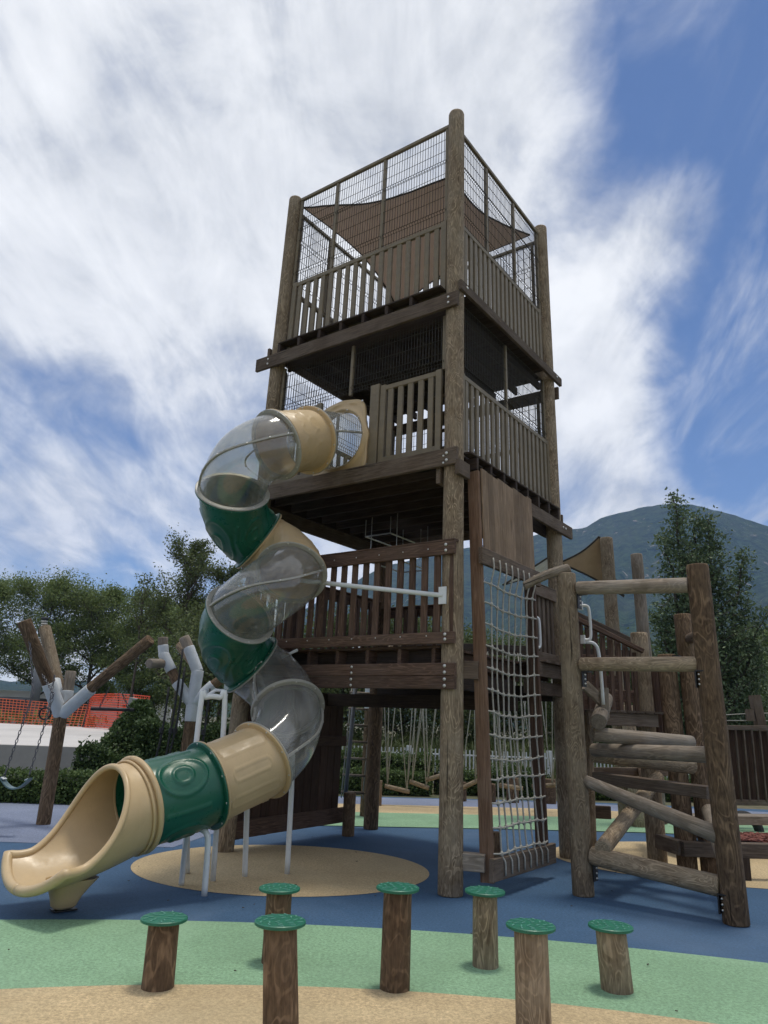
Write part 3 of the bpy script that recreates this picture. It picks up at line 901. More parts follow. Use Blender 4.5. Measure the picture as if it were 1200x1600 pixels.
SEG = [(10, 20, 'clear', None), (20, 30, 'beige', scale_relief), (30, 50, 'clear', None), (50, 70, 'green', knot_relief), (70, 90, 'beige', bark_relief),
       (90, 110, 'clear', None), (110, 130, 'green', knot_relief), (130, 150, 'clear', None), (150, 170, 'clear', None), (170, 190, 'beige', bark_relief), (190, 210, 'green', knot_relief)]
for a, b, mk, rel in SEG: tube_seg(a, b, M[mk], rel, clear=(mk == 'clear'))
for f, m1, m2 in ((20, 'clear_seam', 'beige'), (30, 'beige', 'clear_seam'), (50, 'clear_seam', 'green'), (70, 'green', 'beige'), (90, 'beige', 'clear_seam'),
              (110, 'clear_seam', 'green'), (130, 'green', 'clear_seam'), (150, 'clear_seam', 'clear_seam'), (170, 'clear_seam', 'beige'), (190, 'beige', 'green')):
    flange(f, M[m1], .011, dx=-.0115); flange(f, M[m2], .011, dx=.0115)

# entry panel with a round opening on the tower's left face
def entry_panel():
    cu, cz = 1.86, 5.44; n = 72; rings_ = 14; vs = []; fs = []
    fz = lambda P: P
    for layer in (0, 1):
        for k in range(rings_ + 1):
            q = k / rings_
            for j in range(n):
                a = 2 * math.pi * j / n
                c, s = math.cos(a), math.sin(a)
                # outer outline: tall rounded rectangle narrowing at the top
                hw, hh = .50 - .10 * max(0, s), .58
                ro = 1 / ((abs(c) / hw) ** 5 + (abs(s) / hh) ** 5) ** (1 / 5)
                ro *= 1 + .02 * math.cos(8 * a)
                r = .40 + (ro - .40) * q
                h = .045 * math.exp(-((r - .44) / .03) ** 2) + .022 * math.exp(-((q - .75) / .12) ** 2) * (.5 + .5 * math.cos(10 * a + 1.1 * math.sin(3 * a)))
                h += .012 * math.exp(-((q - .93) / .05) ** 2)
                off = (.075 + h) if layer == 0 else .045
                P = T(cu + r * c, 0, cz + r * s) + OUTL * off
                vs.append(P)
    L = (rings_ + 1) * n
    for layer in (0, 1):
        for k in range(rings_):
            for j in range(n):
                j2 = (j + 1) % n
                q = (layer * L + k * n + j, layer * L + (k + 1) * n + j, layer * L + (k + 1) * n + j2, layer * L + k * n + j2)
                fs.append(q if layer else q[::-1])
    for k in (0, rings_):
        for j in range(n):
            j2 = (j + 1) % n; q = (k * n + j, k * n + j2, L + k * n + j2, L + k * n + j); fs.append(q)
    p = obj('entry_panel', vs, fs, M['beige'], slide, True)
    for du, dz in ((-.40, -.5), (.42, -.5), (-.38, .5), (.38, .5)): bolt(T(cu + du, 0, cz + dz) + OUTL * .09, OUTL, p, .018)
    for j in range(10):
        a = 2 * math.pi * j / 10; bolt(T(cu + .425 * math.cos(a), 0, cz + .425 * math.sin(a)) + OUTL * .12, OUTL, p, .012)
entry_panel()

# open exit chute
def chute():
    P0 = V((-2.27, 7.525, .83)); h = V((-.66, -.75, 0)).normalized(); sd = V((-h.y, h.x, 0))   # sd: to the left of travel
    Lh = .99; na = 44; TS = [.24 * k / 10 for k in range(11)] + [.24 + .76 * (k / 60) ** 1.8 for k in range(1, 61)]; nS = len(TS) - 1
    def prm(t):
        zb = .83 - R0 - (.83 - R0 - .19) * (1 - (1 - t) ** 1.6) + .03 * max(0, t - .8) / .2
        R = R0 + .012 + .115 * t ** 1.3
        s = max(0, (t - .24) / .76)
        full = 2 * R * .999
        H = full if t <= .24 else .19 + (full - .19) * (1 - s) ** 2.5
        al = math.acos(max(-1, min(1, 1 - H / R))) if t > .2401 else math.pi * .9999
        return zb, R, al, 1 + .34 * t ** 2.2
    def pt(t, q, dr=0):
        zb, R, al, wf = prm(t); a = (2 * q - 1) * al
        R2 = R + dr
        x = math.sin(a) * R2 * wf; zz = R - math.cos(a) * R2
        lean = .24 * zz * max(0, 1 - 1.2 * t)
        fw = Lh * t + .12 * t ** 3 * (math.cos(a / max(al, .01) * 1.45))
        return P0 + h * (fw + lean - .10) + sd * x + V((0, 0, zb + zz - P0.z))
    vs = []; fs = []
    for layer in (0, 1):
        for i in range(nS + 1):
            for j in range(na + 1):
                vs.append(pt(TS[i], j / na, 0 if layer == 0 else -.014))
    q1 = na + 1; L = (nS + 1) * q1
    for i in range(nS):
        for j in range(na):
            a = i * q1 + j; fs.append((a, a + 1, a + q1 + 1, a + q1)); b = a + L; fs.append((b, b + q1, b + q1 + 1, b + 1))
    ch = obj('exit_chute', vs, fs, M['beige'], slide, True)
    def width(t): return .028 + .016 * max(0, (t - .55) / .45)
    i0 = 10
    lip = [(pt(1, j / 24, -.005), .044) for j in range(25)]
    up = [(pt(TS[i], 1, -.005), width(TS[i])) for i in range(nS - 1, i0 - 1, -1)]
    down = [(pt(TS[i], 0, -.005), width(TS[i])) for i in range(i0 + 1, nS)]
    ring_ = lip[12:] + up + down + lip[:13]
    vs, fs = tube_geo([p for p, r in ring_], [r for p, r in ring_], 14, True)
    obj('rolled_rim', vs, fs, M['beige'], ch, True)
    for t, ro, in ((.0, .030), (.075, .013)):
        ring = [pt(t, j / 48, .012) for j in range(49)]
        vs, fs = tube_geo(ring, ro, 10, False)
        obj('raised_ring', vs, fs, M['beige'], ch, True)
    # hollow foot under the trough
    fb = MB(); C = P0 + h * .56; prev = None; nn = 20; ringsF = []
    for k, (z, a, b, o) in enumerate(((.265, .21, .17, -.02), (.20, .17, .135, .0), (.12, .125, .10, .02), (.05, .10, .08, .03), (.03, .075, .06, .03))):
        ringsF.append([V((C.x, C.y, z)) + h * (math.copysign(abs(math.cos(w2)) ** .6, math.cos(w2)) * a + o) + sd * (math.copysign(abs(math.sin(w2)) ** .6, math.sin(w2)) * b) for w2 in [2 * math.pi * j / nn for j in range(nn)]])
    vs = [p for r in ringsF for p in r]; fs = [(i * nn + j, i * nn + (j + 1) % nn, (i + 1) * nn + (j + 1) % nn, (i + 1) * nn + j) for i in range(4) for j in range(nn)] + [tuple(4 * nn + j for j in range(nn))]
    obj('foot', vs, fs, M['beige'], ch, True)
    fp = MB(); fp.box((C.x - .02, C.y, .014), .20, .12, .012, Matrix.Rotation(.7, 3, 'Z')); fp.build('foot_plate', M['blacksteel'], ch)
chute()

# white steel supports
def leg_tube(pts, r=.030): return pipe('support_leg', catmull(pts, 6), r, M['white'], slide)
leg_tube([(-1.93, 8.28, 0), (-1.945, 8.36, 1.80), (-1.90, 8.38, 1.885), (-1.76, 8.44, 1.89), (-1.70, 8.47, 1.80), (-1.66, 8.54, 0)])
pipe('cradle', [(-1.9, 8.42, 1.90), (-1.84, 8.55, 1.97), (-1.76, 8.60, 1.97), (-1.70, 8.50, 1.92)], .02, M['white'], slide)
leg_tube([(-1.37, 8.83, 0), (-1.38, 8.72, .50), (-1.38, 8.60, .86)])
leg_tube([(-.93, 9.06, 0), (-.94, 9.02, .8), (-.95, 8.95, 1.30)])
leg_tube([(-2.02, 8.88, 0), (-2.0, 8.60, .5), (-1.9, 8.3, .72)])
leg_tube([(-1.60, 7.87, 0), (-1.61, 7.86, .45), (-1.635, 7.86, .56), (-1.70, 7.90, .595), (-1.80, 7.94, .60)])
leg_tube([(-1.93, 8.27, 0), (-1.9, 8.15, .3), (-1.85, 8.0, .6)], .026)
br = pipe('tower_brace', [faceL(.06, 3.13, PR), V((-1.0, 9.0, 3.36))], .028, M['white'], slide)
bf = MB(); bf.box(faceL(.06, 3.13, PR + .008), .02, .10, .20, Matrix.Rotation(-TAZ + math.pi / 2, 3, 'Z')); bf.build('brace_plate', M['white'], slide)
pipe('tower_brace', [faceL(2.25, 2.55, PR + .06), V((-1.25, 9.6, 2.45))], .018, M['white'], slide)

# ================================================================ NET LADDER on the tower's right face
nl = thing('climbing_net', T(-.3, 1.0, .2), 'rope climbing net in a timber frame under a tan board panel beside the tower', 'climbing net')
def NLp(s, z, off=0.0):
    """the frame's plane: s 0..1 across, leaning out from the tower as it comes down"""
    f = (4.75 - z) / 4.5
    u = -.16 - .17 * max(0, f) ; v0 = .18 - .03 * f; v1 = 1.86 - .22 * f
    return T(u - off, v0 + (v1 - v0) * s, z)
NN = -DL
plank('stringer', NLp(.03, 4.72), NLp(.03, .14), .15, .055, M['stringer'], nl, DL)
plank('stringer', NLp(.97, 4.70), NLp(.97, .20), .15, .055, M['plank_red'], nl, DL)
for k in range(10):
    s = .05 + .9 * (k + .5) / 10
    plank('panel_board', NLp(s, 4.76 - .01 * (k % 3), .09), NLp(s, 3.70, .09), .156 if k % 3 else .149, .025, M['board'], nl, DR)
plank('header', NLp(-.02, 3.63, .10), NLp(1.03, 3.63, .10), .20, .05, M['plank'], nl)
plank('bottom_board', NLp(-.01, .27, .08), NLp(1.07, .27, .08), .22, .06, M['plank'], nl)
plank('stub_beam', T(.02, .04, .33), NLp(.0, .33, .0), .17, .13, M['log_grey'], nl)
plank('stub_beam', T(.02, .04, 2.3), NLp(.0, 2.3, .0), .20, .06, M['plank'], nl)
log('stub_post', T(.25, 1.5, 0), T(.25, 1.5, .45), .08, .08, M['log_warm'], nl, 0)
for z in (.30, .37): bolt(T(-.05, .02, z) - DR * .06, -DR, nl, .015)
NV, NH = 8, 13
def netp(i, j):
    """crossing i across, j down"""
    s = .13 + .74 * (i + .0) / (NV - 1); z = 3.34 - 2.94 * j / (NH - 1)
    wob = .008 * math.sin(i * 1.7 + j * .9) + .006 * math.sin(j * 2.3 + i)
    z += -.035 * math.sin(s * math.pi) * (1.6 if j < 9 else -.6) + .006 * math.sin(i * 2.1 + j * 1.3)
    return NLp(s + wob * .6, z, .10 - .08 * math.sin(s * math.pi) * math.sin(j / (NH - 1) * math.pi))
for i in range(NV):
    pts = [NLp(.13 + .74 * i / (NV - 1), 3.64, .145), NLp(.13 + .74 * i / (NV - 1), 3.50, .15)] + [netp(i, j) for j in range(NH)] + [NLp(.14 + .74 * i / (NV - 1), .33, .13), NLp(.15 + .74 * i / (NV - 1), .20, .12)]
    pipe('rope', catmull(pts, 3), .0105, M['rope'], nl, 6)
for j in range(NH):
    pts = [NLp(.035, netp(0, j).z + .01, .075)] + [netp(i, j) for i in range(NV)] + [NLp(.965, netp(NV - 1, j).z + .01, .075)]
    pipe('rope', catmull(pts, 3), .0105, M['rope'], nl, 6)
kb = MB()
for i in range(NV):
    for j in range(NH):
        p = netp(i, j); kb.tube([p + V((0, 0, .028)), p + V((0, 0, .012)), p - V((0, 0, .012)), p - V((0, 0, .028))], [.010, .021, .021, .010], 7)
tag(kb.build('knots', M['rope'], nl, True), kind='stuff')
def handle(A, B, out, parent, r=.017, d=.09, name='grab_handle'):
    A, B, o = V(A), V(B), V(out)
    z = (B - A).normalized()
    g = pipe(name, catmull([A, A + o * d * .7, A + o * d + z * .06, B + o * d - z * .06, B + o * d * .7, B], 5), r, M['white'], parent)
    for P in (A, B):
        f = MB(); f.box(P, .05, .035, .10, Matrix.Rotation(-TAZ, 3, 'Z')); f.build('handle_plate', M['white'], g)
    return g
handle(NLp(1.0, 3.12, .0), NLp(1.0, 2.72, .0), (DR * .9 + NN * .4).normalized(), nl, .018, .11)

# ================================================================ LOG CLIMBER on the right
lc = thing('log_climber', (2.8, 8.2, 0), 'log climbing frame of round posts with stacked and crossing rungs, right of the rope net', 'climbing frame')
A1, A2 = V((2.30, 8.58, 0)), V((2.22, 8.58, 3.50))
B1, B2 = V((3.47, 7.60, 0)), V((3.42, 7.70, 3.47))
log('post', A1, A2, .115, .112, M['log'], lc, .15, n=32)
log('post', B1, B2, .120, .115, M['log_warm'], lc, .15, n=32)
def onA(z): return A1.lerp(A2, z / 3.5)
def onB(z): return B1.lerp(B2, z / 3.47)
log('rung', onA(3.32).lerp(onB(3.25), .09), onA(3.32).lerp(onB(3.25), .93), .078, .085, M['log_grey'], lc, .1)
log('rung', onA(2.43).lerp(onB(2.41), .08), onA(2.43).lerp(onB(2.41), .94), .078, .08, M['log'], lc, .1)
log('rung', onA(.42).lerp(onB(.30), .08), onA(.42).lerp(onB(.30), .93), .095, .10, M['log'], lc, .1)
log('rung', onA(1.19).lerp(onB(.74), .06), onA(1.19).lerp(onB(.74), .97), .062, .085, M['log_grey'], lc, .1)
# the far post and the rungs that run back to it
C1, C2 = V((4.31, 10.0, 0)), V((4.20, 10.05, 3.30))
log('post', C1, C2, .125, .115, M['log_warm'], lc, .15, n=28)
D1 = V((2.93, 11.0, 0))
plank('upright', D1, D1 + V((-.02, 0, 2.4)), .12, .10, M['plank_red'], lc)
log('rung', (2.55, 8.9, 1.66), (3.80, 9.05, 1.60), .082, .085, M['log_grey'], lc, .4)
log('rung', (2.70, 9.4, 1.47), (3.62, 8.10, 1.50), .078, .085, M['log_grey'], lc, .1)
log('rung', (2.72, 9.5, 1.42), (4.05, 9.7, 1.32), .10, .105, M['log'], lc, .1)
plank('step_beam', (2.78, 9.6, 1.14), (3.80, 8.7, 1.08), .13, .22, M['plank'], lc, (0, 0, 1))
log('brace_log', (2.46, 8.36, .50), (3.85, 10.4, 1.12), .085, .088, M['log'], lc, .1)
log('brace_log', (3.52, 7.75, .42), (4.25, 9.8, .78), .09, .09, M['log_grey'], lc, .1)
log('brace_log', (3.5, 7.8, 2.75), (4.22, 9.9, 2.95), .07, .07, M['log_warm'], lc, .1)
log('hand_bar', (1.72, 8.62, 3.33), (2.26, 8.55, 3.56), .050, .062, M['log_grey'], lc, .5, bend=.03)
for P, w_ in ((onA(3.16) + V((.13, -.04, 0)), 0), (onA(2.26) + V((.13, -.05, 0)), 0), (onA(.24) + V((.13, -.05, 0)), 0), (onB(.17) + V((-.125, .02, 0)), 0), (onB(2.25) + V((-.12, .02, 0)), 0), (V((4.12, 9.9, .33)), 0), (V((3.98, 9.9, 2.62)), 0)):
    b = MB(); Rz = Matrix.Rotation(-.7, 3, 'Z')
    b.box(P, .012, .10, .17, Rz); b.box(P + V((.03, -.025, .085)), .09, .10, .012, Rz)
    k = b.build('angle_bracket', M['blacksteel'], lc)
    for dz in (-.05, .0, .05): bolt(P + V((-.0, -.05, dz)), (-.2, -1, 0), k, .011)
handle((2.42, 8.72, 3.14), (2.44, 8.74, 2.74), (.93, -.2, 0), lc, .018, .10)
pipe('grab_rail', catmull([(2.47, 8.8, 2.72), (2.60, 8.82, 2.70), (2.66, 8.85, 2.55), (2.70, 8.9, 2.0)], 5), .02, M['white'], lc)
log('log_stub', (2.58, 8.72, 1.80), (2.98, 9.7, 2.10), .095, .09, M['log_grey'], lc, .1)
plank('bent_rail', (2.50, 8.95, 2.22), (2.75, 9.05, 2.02), .12, .06, M['log_grey'], lc)
plank('stub_upright', (2.74, 9.0, 1.85), (2.74, 9.0, 2.20), .10, .08, M['log_grey'], lc)

# ================================================================ REAR PLATFORM with sloping rail
rp = thing('stair_platform', (3.6, 10.8, 0), 'timber stair platform with slatted sloping railing behind the log climbing frame', 'play platform')
log('post', (3.82, 10.5, 0), (3.74, 10.5, 3.08), .125, .12, M['log'], rp, .15)
log('post', (4.06, 10.12, 0), (3.98, 10.15, 2.75), .125, .12, M['log_warm'], rp, .15)
log('post', (2.66, 10.0, 0), (2.62, 10.0, 3.05), .075, .075, M['log'], rp, .15)
log('post', (5.0, 14.6, 0), (4.92, 14.7, 2.2), .14, .13, M['log'], rp, .15)
plank('deck_beam', (2.85, 10.1, 1.86), (3.80, 10.15, 1.86), .17, .06, M['plank'], rp)
plank('deck_beam', (2.85, 10.9, 2.2), (3.80, 11.0, 2.2), .17, .06, M['plank_red'], rp)
for k in range(8): plank('deck_board', (2.92 + .125 * k, 10.05, 1.96), (2.92 + .125 * k, 11.6, 1.98), .03, .118, M['plank'], rp, (0, 0, 1))
sr = sub('slatted_railing', rp, (3.3, 10.2, 2))
plank('hand_rail', (2.72, 10.2, 3.22), (3.66, 10.15, 2.78), .06, .09, M['plank_red'], sr)
for k in range(8):
    q = (k + .5) / 8; x = 2.76 + .86 * q
    plank('slat', (x, 10.24, 1.90), (x, 10.24, 3.16 - .42 * q), .055, .035, M['plank_red'], sr, (1, 0, 0))
sr2 = sub('slatted_railing', rp, (3.5, 11.9, 2))
plank('hand_rail', (3.25, 12.0, 3.52), (4.20, 11.6, 2.98), .13, .05, M['plank'], sr2)
for k in range(9):
    q = (k + .5) / 9
    plank('slat', (3.25 + .95 * q, 12.0 - .4 * q, 2.0), (3.25 + .95 * q, 12.0 - .4 * q, 3.45 - .52 * q), .085, .03, M['plank_red'], sr2, (1, 0, 0))
for z in (2.10, 2.42, 2.72):
    plank('back_board', (3.0, 11.35, z), (3.72, 11.35, z), .20, .03, M['plank_red'], rp)
for k in range(5):
    plank('side_board', (3.92 + .05 * k, 10.62 - .11 * k, 1.5), (3.88 + .05 * k, 10.62 - .11 * k, 2.62), .085, .03, M['plank_red'], rp, (1, 0, 0))
pipe('grab_rail', catmull([(4.10, 10.3, 1.5), (4.12, 10.28, 2.1), (4.08, 10.26, 2.25), (3.98, 10.3, 2.28)], 5), .02, M['white'], rp)
log('post', (3.22, 11.6, 0), (3.22, 11.6, 2.1), .11, .11, M['log'], rp, .1)
plank('cross_beam', (3.0, 11.5, 1.1), (4.9, 12.2, 1.12), .12, .07, M['plank'], rp)
plank('cross_beam', (3.1, 11.8, .52), (3.6, 11.75, .52), .18, .10, M['plank'], rp)
plank('cross_beam', (3.6, 11.9, 1.30), (4.9, 12.3, 1.30), .12, .07, M['plank_dark'], rp)
log('brace_log', (3.9, 10.9, .9), (4.4, 12.6, 1.35), .09, .09, M['log_warm'], rp, .1)

bb = thing('low_beam_walk', (4.6, 10.2, 0), 'low timber beam walk on short blocks leading off to the right behind the log frame', 'balance beam')
plank('beam', (3.78, 10.62, .33), (3.90, 9.85, .33), .17, .12, M['plank'], bb)
plank('beam', (3.88, 9.82, .33), (6.6, 10.0, .34), .17, .14, M['plank'], bb)
plank('walk_board', (4.35, 11.45, .50), (7.4, 12.0, .53), .12, .34, M['log_grey'], bb, (0, 0, 1))
plank('walk_board', (4.35, 11.80, .46), (7.4, 12.4, .49), .10, .34, M['log_grey'], bb, (0, 0, 1))
for x, y in ((4.6, 9.87), (6.4, 9.99), (4.7, 11.65), (6.9, 12.05)):
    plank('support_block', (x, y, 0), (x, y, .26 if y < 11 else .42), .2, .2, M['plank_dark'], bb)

# pen with dark boards to the right
pn = thing('slatted_pen', (7.8, 15.2, 0), 'dark slatted railing panel with a grey cap rail at the right edge, above a tyre', 'railing')
PA, PB = V((6.95, 15.0, 0)), V((9.2, 15.3, 0))
plank('cap_rail', PA + V((-.02, 0, 1.86)), PB + V((0, 0, 1.92)), .09, .12, M['plank'], pn)
plank('bottom_rail', PA + V((0, 0, .47)), PB + V((0, 0, .49)), .10, .10, M['plank'], pn)
for k in range(13):
    P = PA.lerp(PB, (k + .5) / 13)
    plank('back_board', P + V((0, .10, .5)), P + V((0, .10, 1.82)), .175, .025, M['panel'], pn, (1, 0, 0))
    plank('slat', P + V((-.06, -.05, .50)), P + V((-.06, -.05, 1.83)), .032, .05, M['plank'], pn, (1, 0, 0))
for q in (.0, .6, 1.0): 
    P = PA.lerp(PB, q); plank('leg_post', P + V((0, .04, 0)), P + V((0, .04, .44)), .14, .12, M['plank_dark'], pn)
ty = thing('tyre', (6.95, 14.6, 0), 'half sunken black tyre on the green rubber below the slatted panel', 'tyre')
ts = MB(); pts = [V((6.95 + .30 * math.cos(a), 14.6, -.02 + .30 * math.sin(a))) for a in [math.pi * k / 24 for k in range(25)]]
ts.tube(pts, .085, 12); ts.build('tread', M['tyre'], ty, True)
sheet('mulch_patch', ell(6.9, 13.55, 1.35, .55, 30), .03, M['mulch'], 'stuff')
chips = MB()
for _ in range(900):
    a = random.random() * 6.28; q = math.sqrt(random.random()); P = V((6.9 + 1.35 * q * math.cos(a), 13.55 + .55 * q * math.sin(a), .045))
    chips.box(P, .07, .03, .02, Matrix.Rotation(random.random() * 3, 3, 'Z') @ Matrix.Rotation(random.uniform(-.5, .5), 3, 'X'))
tag(chips.build('mulch_chips', M['mulch']), 'red brown wood chips scattered in a bed behind the low beams', 'wood chips', kind='stuff')
tp = thing('timber_post', (8.85, 17, 0), 'short leaning square timber post with wires above the slatted panel at the right edge', 'post')
plank('post_body', (8.9, 17, 0), (8.62, 17, 2.62), .20, .18, M['plank'], tp)
plank('side_block', (8.45, 16.95, 2.05), (8.45, 16.95, 2.30), .14, .14, M['plank'], tp)
pipe('cable', [(7.1, 17, 2.08), (8.6, 17, 2.22), (10.5, 17, 2.3)], .010, M['rope'], tp, 5)
pipe('cable', [(7.1, 17, 2.0), (8.6, 17, 2.06), (10.5, 17, 2.1)], .010, M['rope'], tp, 5)
pipe('turnbuckle', [(7.75, 17, 1.85), (7.75, 17, 2.16)], .03, M['steel'], tp, 6)

# sail poles and far sails
for (x0, y0, x1, y1, h, r, m, lab) in ((4.90, 15.0, 4.76, 15.0, 5.66, .145, 'log', 'weathered round pole holding the tan sail, left of the pair behind the climbing frame'),
                                   (5.62, 15.2, 5.46, 15.2, 5.38, .135, 'log_grey', 'bare weathered round pole without a sail, just left of the tall oak')):
    t_ = thing('sail_pole', (x0, y0, 0), lab, 'pole', 'sail poles'); log('pole_shaft', (x0, y0, 0), (x1, y1, h), r, r * .9, M[m], t_, .2)
def tri_sail(name, A, B, C, m, label, hem=True):
    th = thing(name, A, label, 'shade sail'); A, B, C = V(A), V(B), V(C); n = 10; idx = {}; vs = []; fs = []
    cen = (A + B + C) / 3
    for i in range(n + 1):
        for j in range(n + 1 - i):
            a, b = i / n, j / n; c = 1 - a - b; P = A * a + B * b + C * c
            k = .55 * (a * b * max(0, 1 - 6 * c) + b * c * max(0, 1 - 6 * a) + a * c * max(0, 1 - 6 * b))
            idx[i, j] = len(vs); vs.append(P + (cen - P) * k + V((0, 0, -.3 * a * b * c)))
    m0 = len(vs); vs += [p - V((0, .004, .006)) for p in vs]
    for i in range(n):
        for j in range(n - i):
            f = (idx[i, j], idx[i + 1, j], idx[i, j + 1]); fs += [f, tuple(q + m0 for q in f[::-1])]
            if i + j < n - 1: f = (idx[i + 1, j], idx[i + 1, j + 1], idx[i, j + 1]); fs += [f, tuple(q + m0 for q in f[::-1])]
    obj('cloth', vs, fs, m, th, True)
    hb = MB()
    for e_ in ([idx[i, 0] for i in range(n + 1)], [idx[0, j] for j in range(n + 1)], [idx[i, n - i] for i in range(n + 1)]): hb.tube([vs[q] for q in e_], .022, 5)
    hb.build('hem', M['sail_hem'], th)
tri_sail('shade_sail', (3.80, 15.2, 5.12), (4.66, 15.15, 5.72), (5.28, 15.6, 4.52), M['sail_tan'], 'tan triangular shade sail tied to the pole behind the climbing frame')
tri_sail('shade_sail', (2.55, 15, 4.55), (3.75, 15, 5.35), (3.9, 16.5, 5.15), M['sail_white'], 'small white shade sail showing between the net frame and the tower post')

# ================================================================ STUMPS
M['disc_ridge'] = plain('worn_ridge_plastic', (.10, .28, .21), .5)
_rm = []
def ridge_mesh():
    if not _rm:
        q = MB(); q.box((0, 0, 0), .036, .008, .006); _rm.append(mesh('grip_ridge', q.v, q.f, M['disc_ridge']))
    return _rm[0]
def stump(x, y, tx, h, label, m='log_warm', r=.103, seed=1, rot=0.0, rd=.151):
    s = thing('stepping_stump', (x, y, 0), label, 'stump', 'stepping stumps with green discs')
    log('log', (x, y, -.02), (tx, y, h - .012), r, r * .96, M[m], s, 0, seed, 36)
    mb = MB(); n = 44
    vs = []; fs = []
    for (q, z) in ((rd - .006, -.012), (rd, -.008), (rd, .006), (rd - .006, .010), (.001, .010)):
        for k in range(n):
            a = 2 * math.pi * k / n; vs.append(V((tx + q * math.cos(a), y + q * math.sin(a), h + z)))
    for i in range(4):
        for k in range(n): fs.append((i * n + k, i * n + (k + 1) % n, (i + 1) * n + (k + 1) % n, (i + 1) * n + k))
    fs.append(tuple(range(n - 1, -1, -1)))
    d = obj('step_disc', vs, fs, M['disc'], s)
    for rr_, cnt in ((.045, 4), (.085, 8), (.122, 11)):
        for k in range(cnt):
            a = 2 * math.pi * k / cnt + rot + rr_ * 9
            P = V((tx + rr_ * math.cos(a), y + rr_ * math.sin(a), h + .0115))
            o = bpy.data.objects.new('grip_ridge', ridge_mesh()); put(o, Matrix.Translation(P) @ Matrix.Rotation(rot + (a if cnt > 4 else 0), 4, 'Z'), d)
    return s
stump(-1.33, 5.35, -1.335, .40, 'leftmost stepping stump with green disc, leaning a little, closest to the slide exit', 'log_warm', .103, 1, .3)
stump(-.45, 4.68, -.50, .57, 'near stepping stump in front of another one, its foot cut off by the photo edge', 'log_warm', .099, 2, .9, .147)
stump(-.655, 5.95, -.658, .485, 'stepping stump half hidden behind the near one, with only its top showing', 'log_warm', .098, 3, 1.4)
stump(.20, 5.50, .20, .61, 'tallest stepping stump, alone in the middle with dark figured grain', 'log_warm', .100, 4, 2.2, .147)
stump(.885, 6.06, .88, .50, 'farthest stepping stump, standing on green rubber in front of the tower post', 'log', .096, 5, .1)
stump(.99, 4.86, .98, .56, 'near stepping stump with a dark knot below its green disc, right of the middle', 'log', .103, 6, .7, .147)
stump(1.73, 5.66, 1.70, .39, 'rightmost stepping stump with a long drying crack, leaning left at the top', 'log', .106, 7, 1.9, .153)

# ================================================================ SWINGS on branched posts
def collar(A, B, r, parent): return log('white_collar', A, B, r, r, M['collar'], parent, 0, n=20)
s1 = thing('branched_swing_post', (-4.95, 11.98, 0), 'leaning branched swing post with white collars and thick log arms at the far left', 'swing frame')
K = V((-4.96, 11.95, 1.62))
log('post', (-4.98, 11.98, 0), K, .105, .10, M['log_warm'], s1, 0)
log('post_top', (-4.95, 12.05, 1.6), (-4.97, 12.1, 2.29), .088, .085, M['log_grey'], s1, .1)
log('arm', K + V((-.03, 0, .05)), (-5.56, 11.45, 3.0), .10, .105, M['log_warm'], s1, .1)
log('arm', K + V((-.02, .1, .1)), (-5.74, 12.6, 3.02), .092, .10, M['log'], s1, .1)
log('arm', K + V((.03, 0, .05)), (-3.52, 11.35, 2.78), .085, .085, M['log_warm'], s1, .1)
collar(K + V((-.0, 0, -.02)), K.lerp(V((-5.56, 11.45, 3.0)), .33), .108, s1)
collar(K, K.lerp(V((-5.74, 12.6, 3.02)), .36), .102, s1)
collar(K + V((.0, 0, -.02)), K.lerp(V((-3.52, 11.35, 2.78)), .34), .098, s1)
collar((-4.955, 12.04, 1.6), (-4.96, 12.07, 1.98), .096, s1)
def chain(A, B, parent, r=.011, m='chain'):
    A, B = V(A), V(B); L = (B - A).length; n = int(L / .06); mb = MB(); z = (B - A).normalized()
    x = z.orthogonal().normalized(); y = z.cross(x)
    for k in range(n):
        c = A.lerp(B, (k + .5) / n); d = x if k % 2 else y
        pts = [c + z * (.036 * math.cos(a)) + d * (.016 * math.sin(a)) for a in [2 * math.pi * q / 8 for q in range(9)]]
        mb.tube(pts, .006, 4, False)
    return mb.build('chain', M[m], parent)
sw = thing('swing', (-4.95, 10.8, .6), 'swing with a grey-green curved belt seat on two chains at the far left', 'swing')
chain((-5.06, 11.1, 1.9), (-5.14, 10.8, .74), sw); chain((-4.76, 11.1, 1.9), (-4.79, 10.8, .80), sw)
chain((-5.45, 11.5, 2.75), (-5.06, 11.1, 1.9), sw); chain((-5.2, 11.6, 2.2), (-4.76, 11.1, 1.9), sw)
vs = []; n = 14
for i in range(n + 1):
    q = i / n * 2 - 1; x = -4.965 + .20 * q; z = .62 + .14 * q * q
    for yy, dz in ((-.07, 0), (.07, 0), (.07, -.018), (-.07, -.018)): vs.append((x, 10.8 + yy, z + dz))
fs = [(i * 4 + k, (i + 1) * 4 + k, (i + 1) * 4 + (k + 1) % 4, i * 4 + (k + 1) % 4) for i in range(n) for k in range(4)] + [(0, 1, 2, 3), (n * 4 + 3, n * 4 + 2, n * 4 + 1, n * 4)]
obj('belt_seat', vs, fs, M['seat'], sw)
for x, z in ((-5.13, .74), (-4.80, .74)):
    b = MB(); b.box((x, 10.79, z), .05, .10, .012, Matrix.Rotation(.5 if x < -5 else -.5, 3, 'Y')); b.build('seat_clip', M['white'], sw)
tr = thing('trapeze_ring', (-4.8, 11.5, 1.3), 'black ring hanging on a chain beside the leaning swing post', 'ring')
chain((-5.05, 11.7, 2.2), (-4.93, 11.4, 1.72), tr)
pipe('ring_loop', [V((-4.95 + .085 * math.cos(a), 11.35, 1.62 + .085 * math.sin(a))) for a in [2 * math.pi * k / 20 for k in range(21)]], .014, M['blacksteel'], tr, 6)
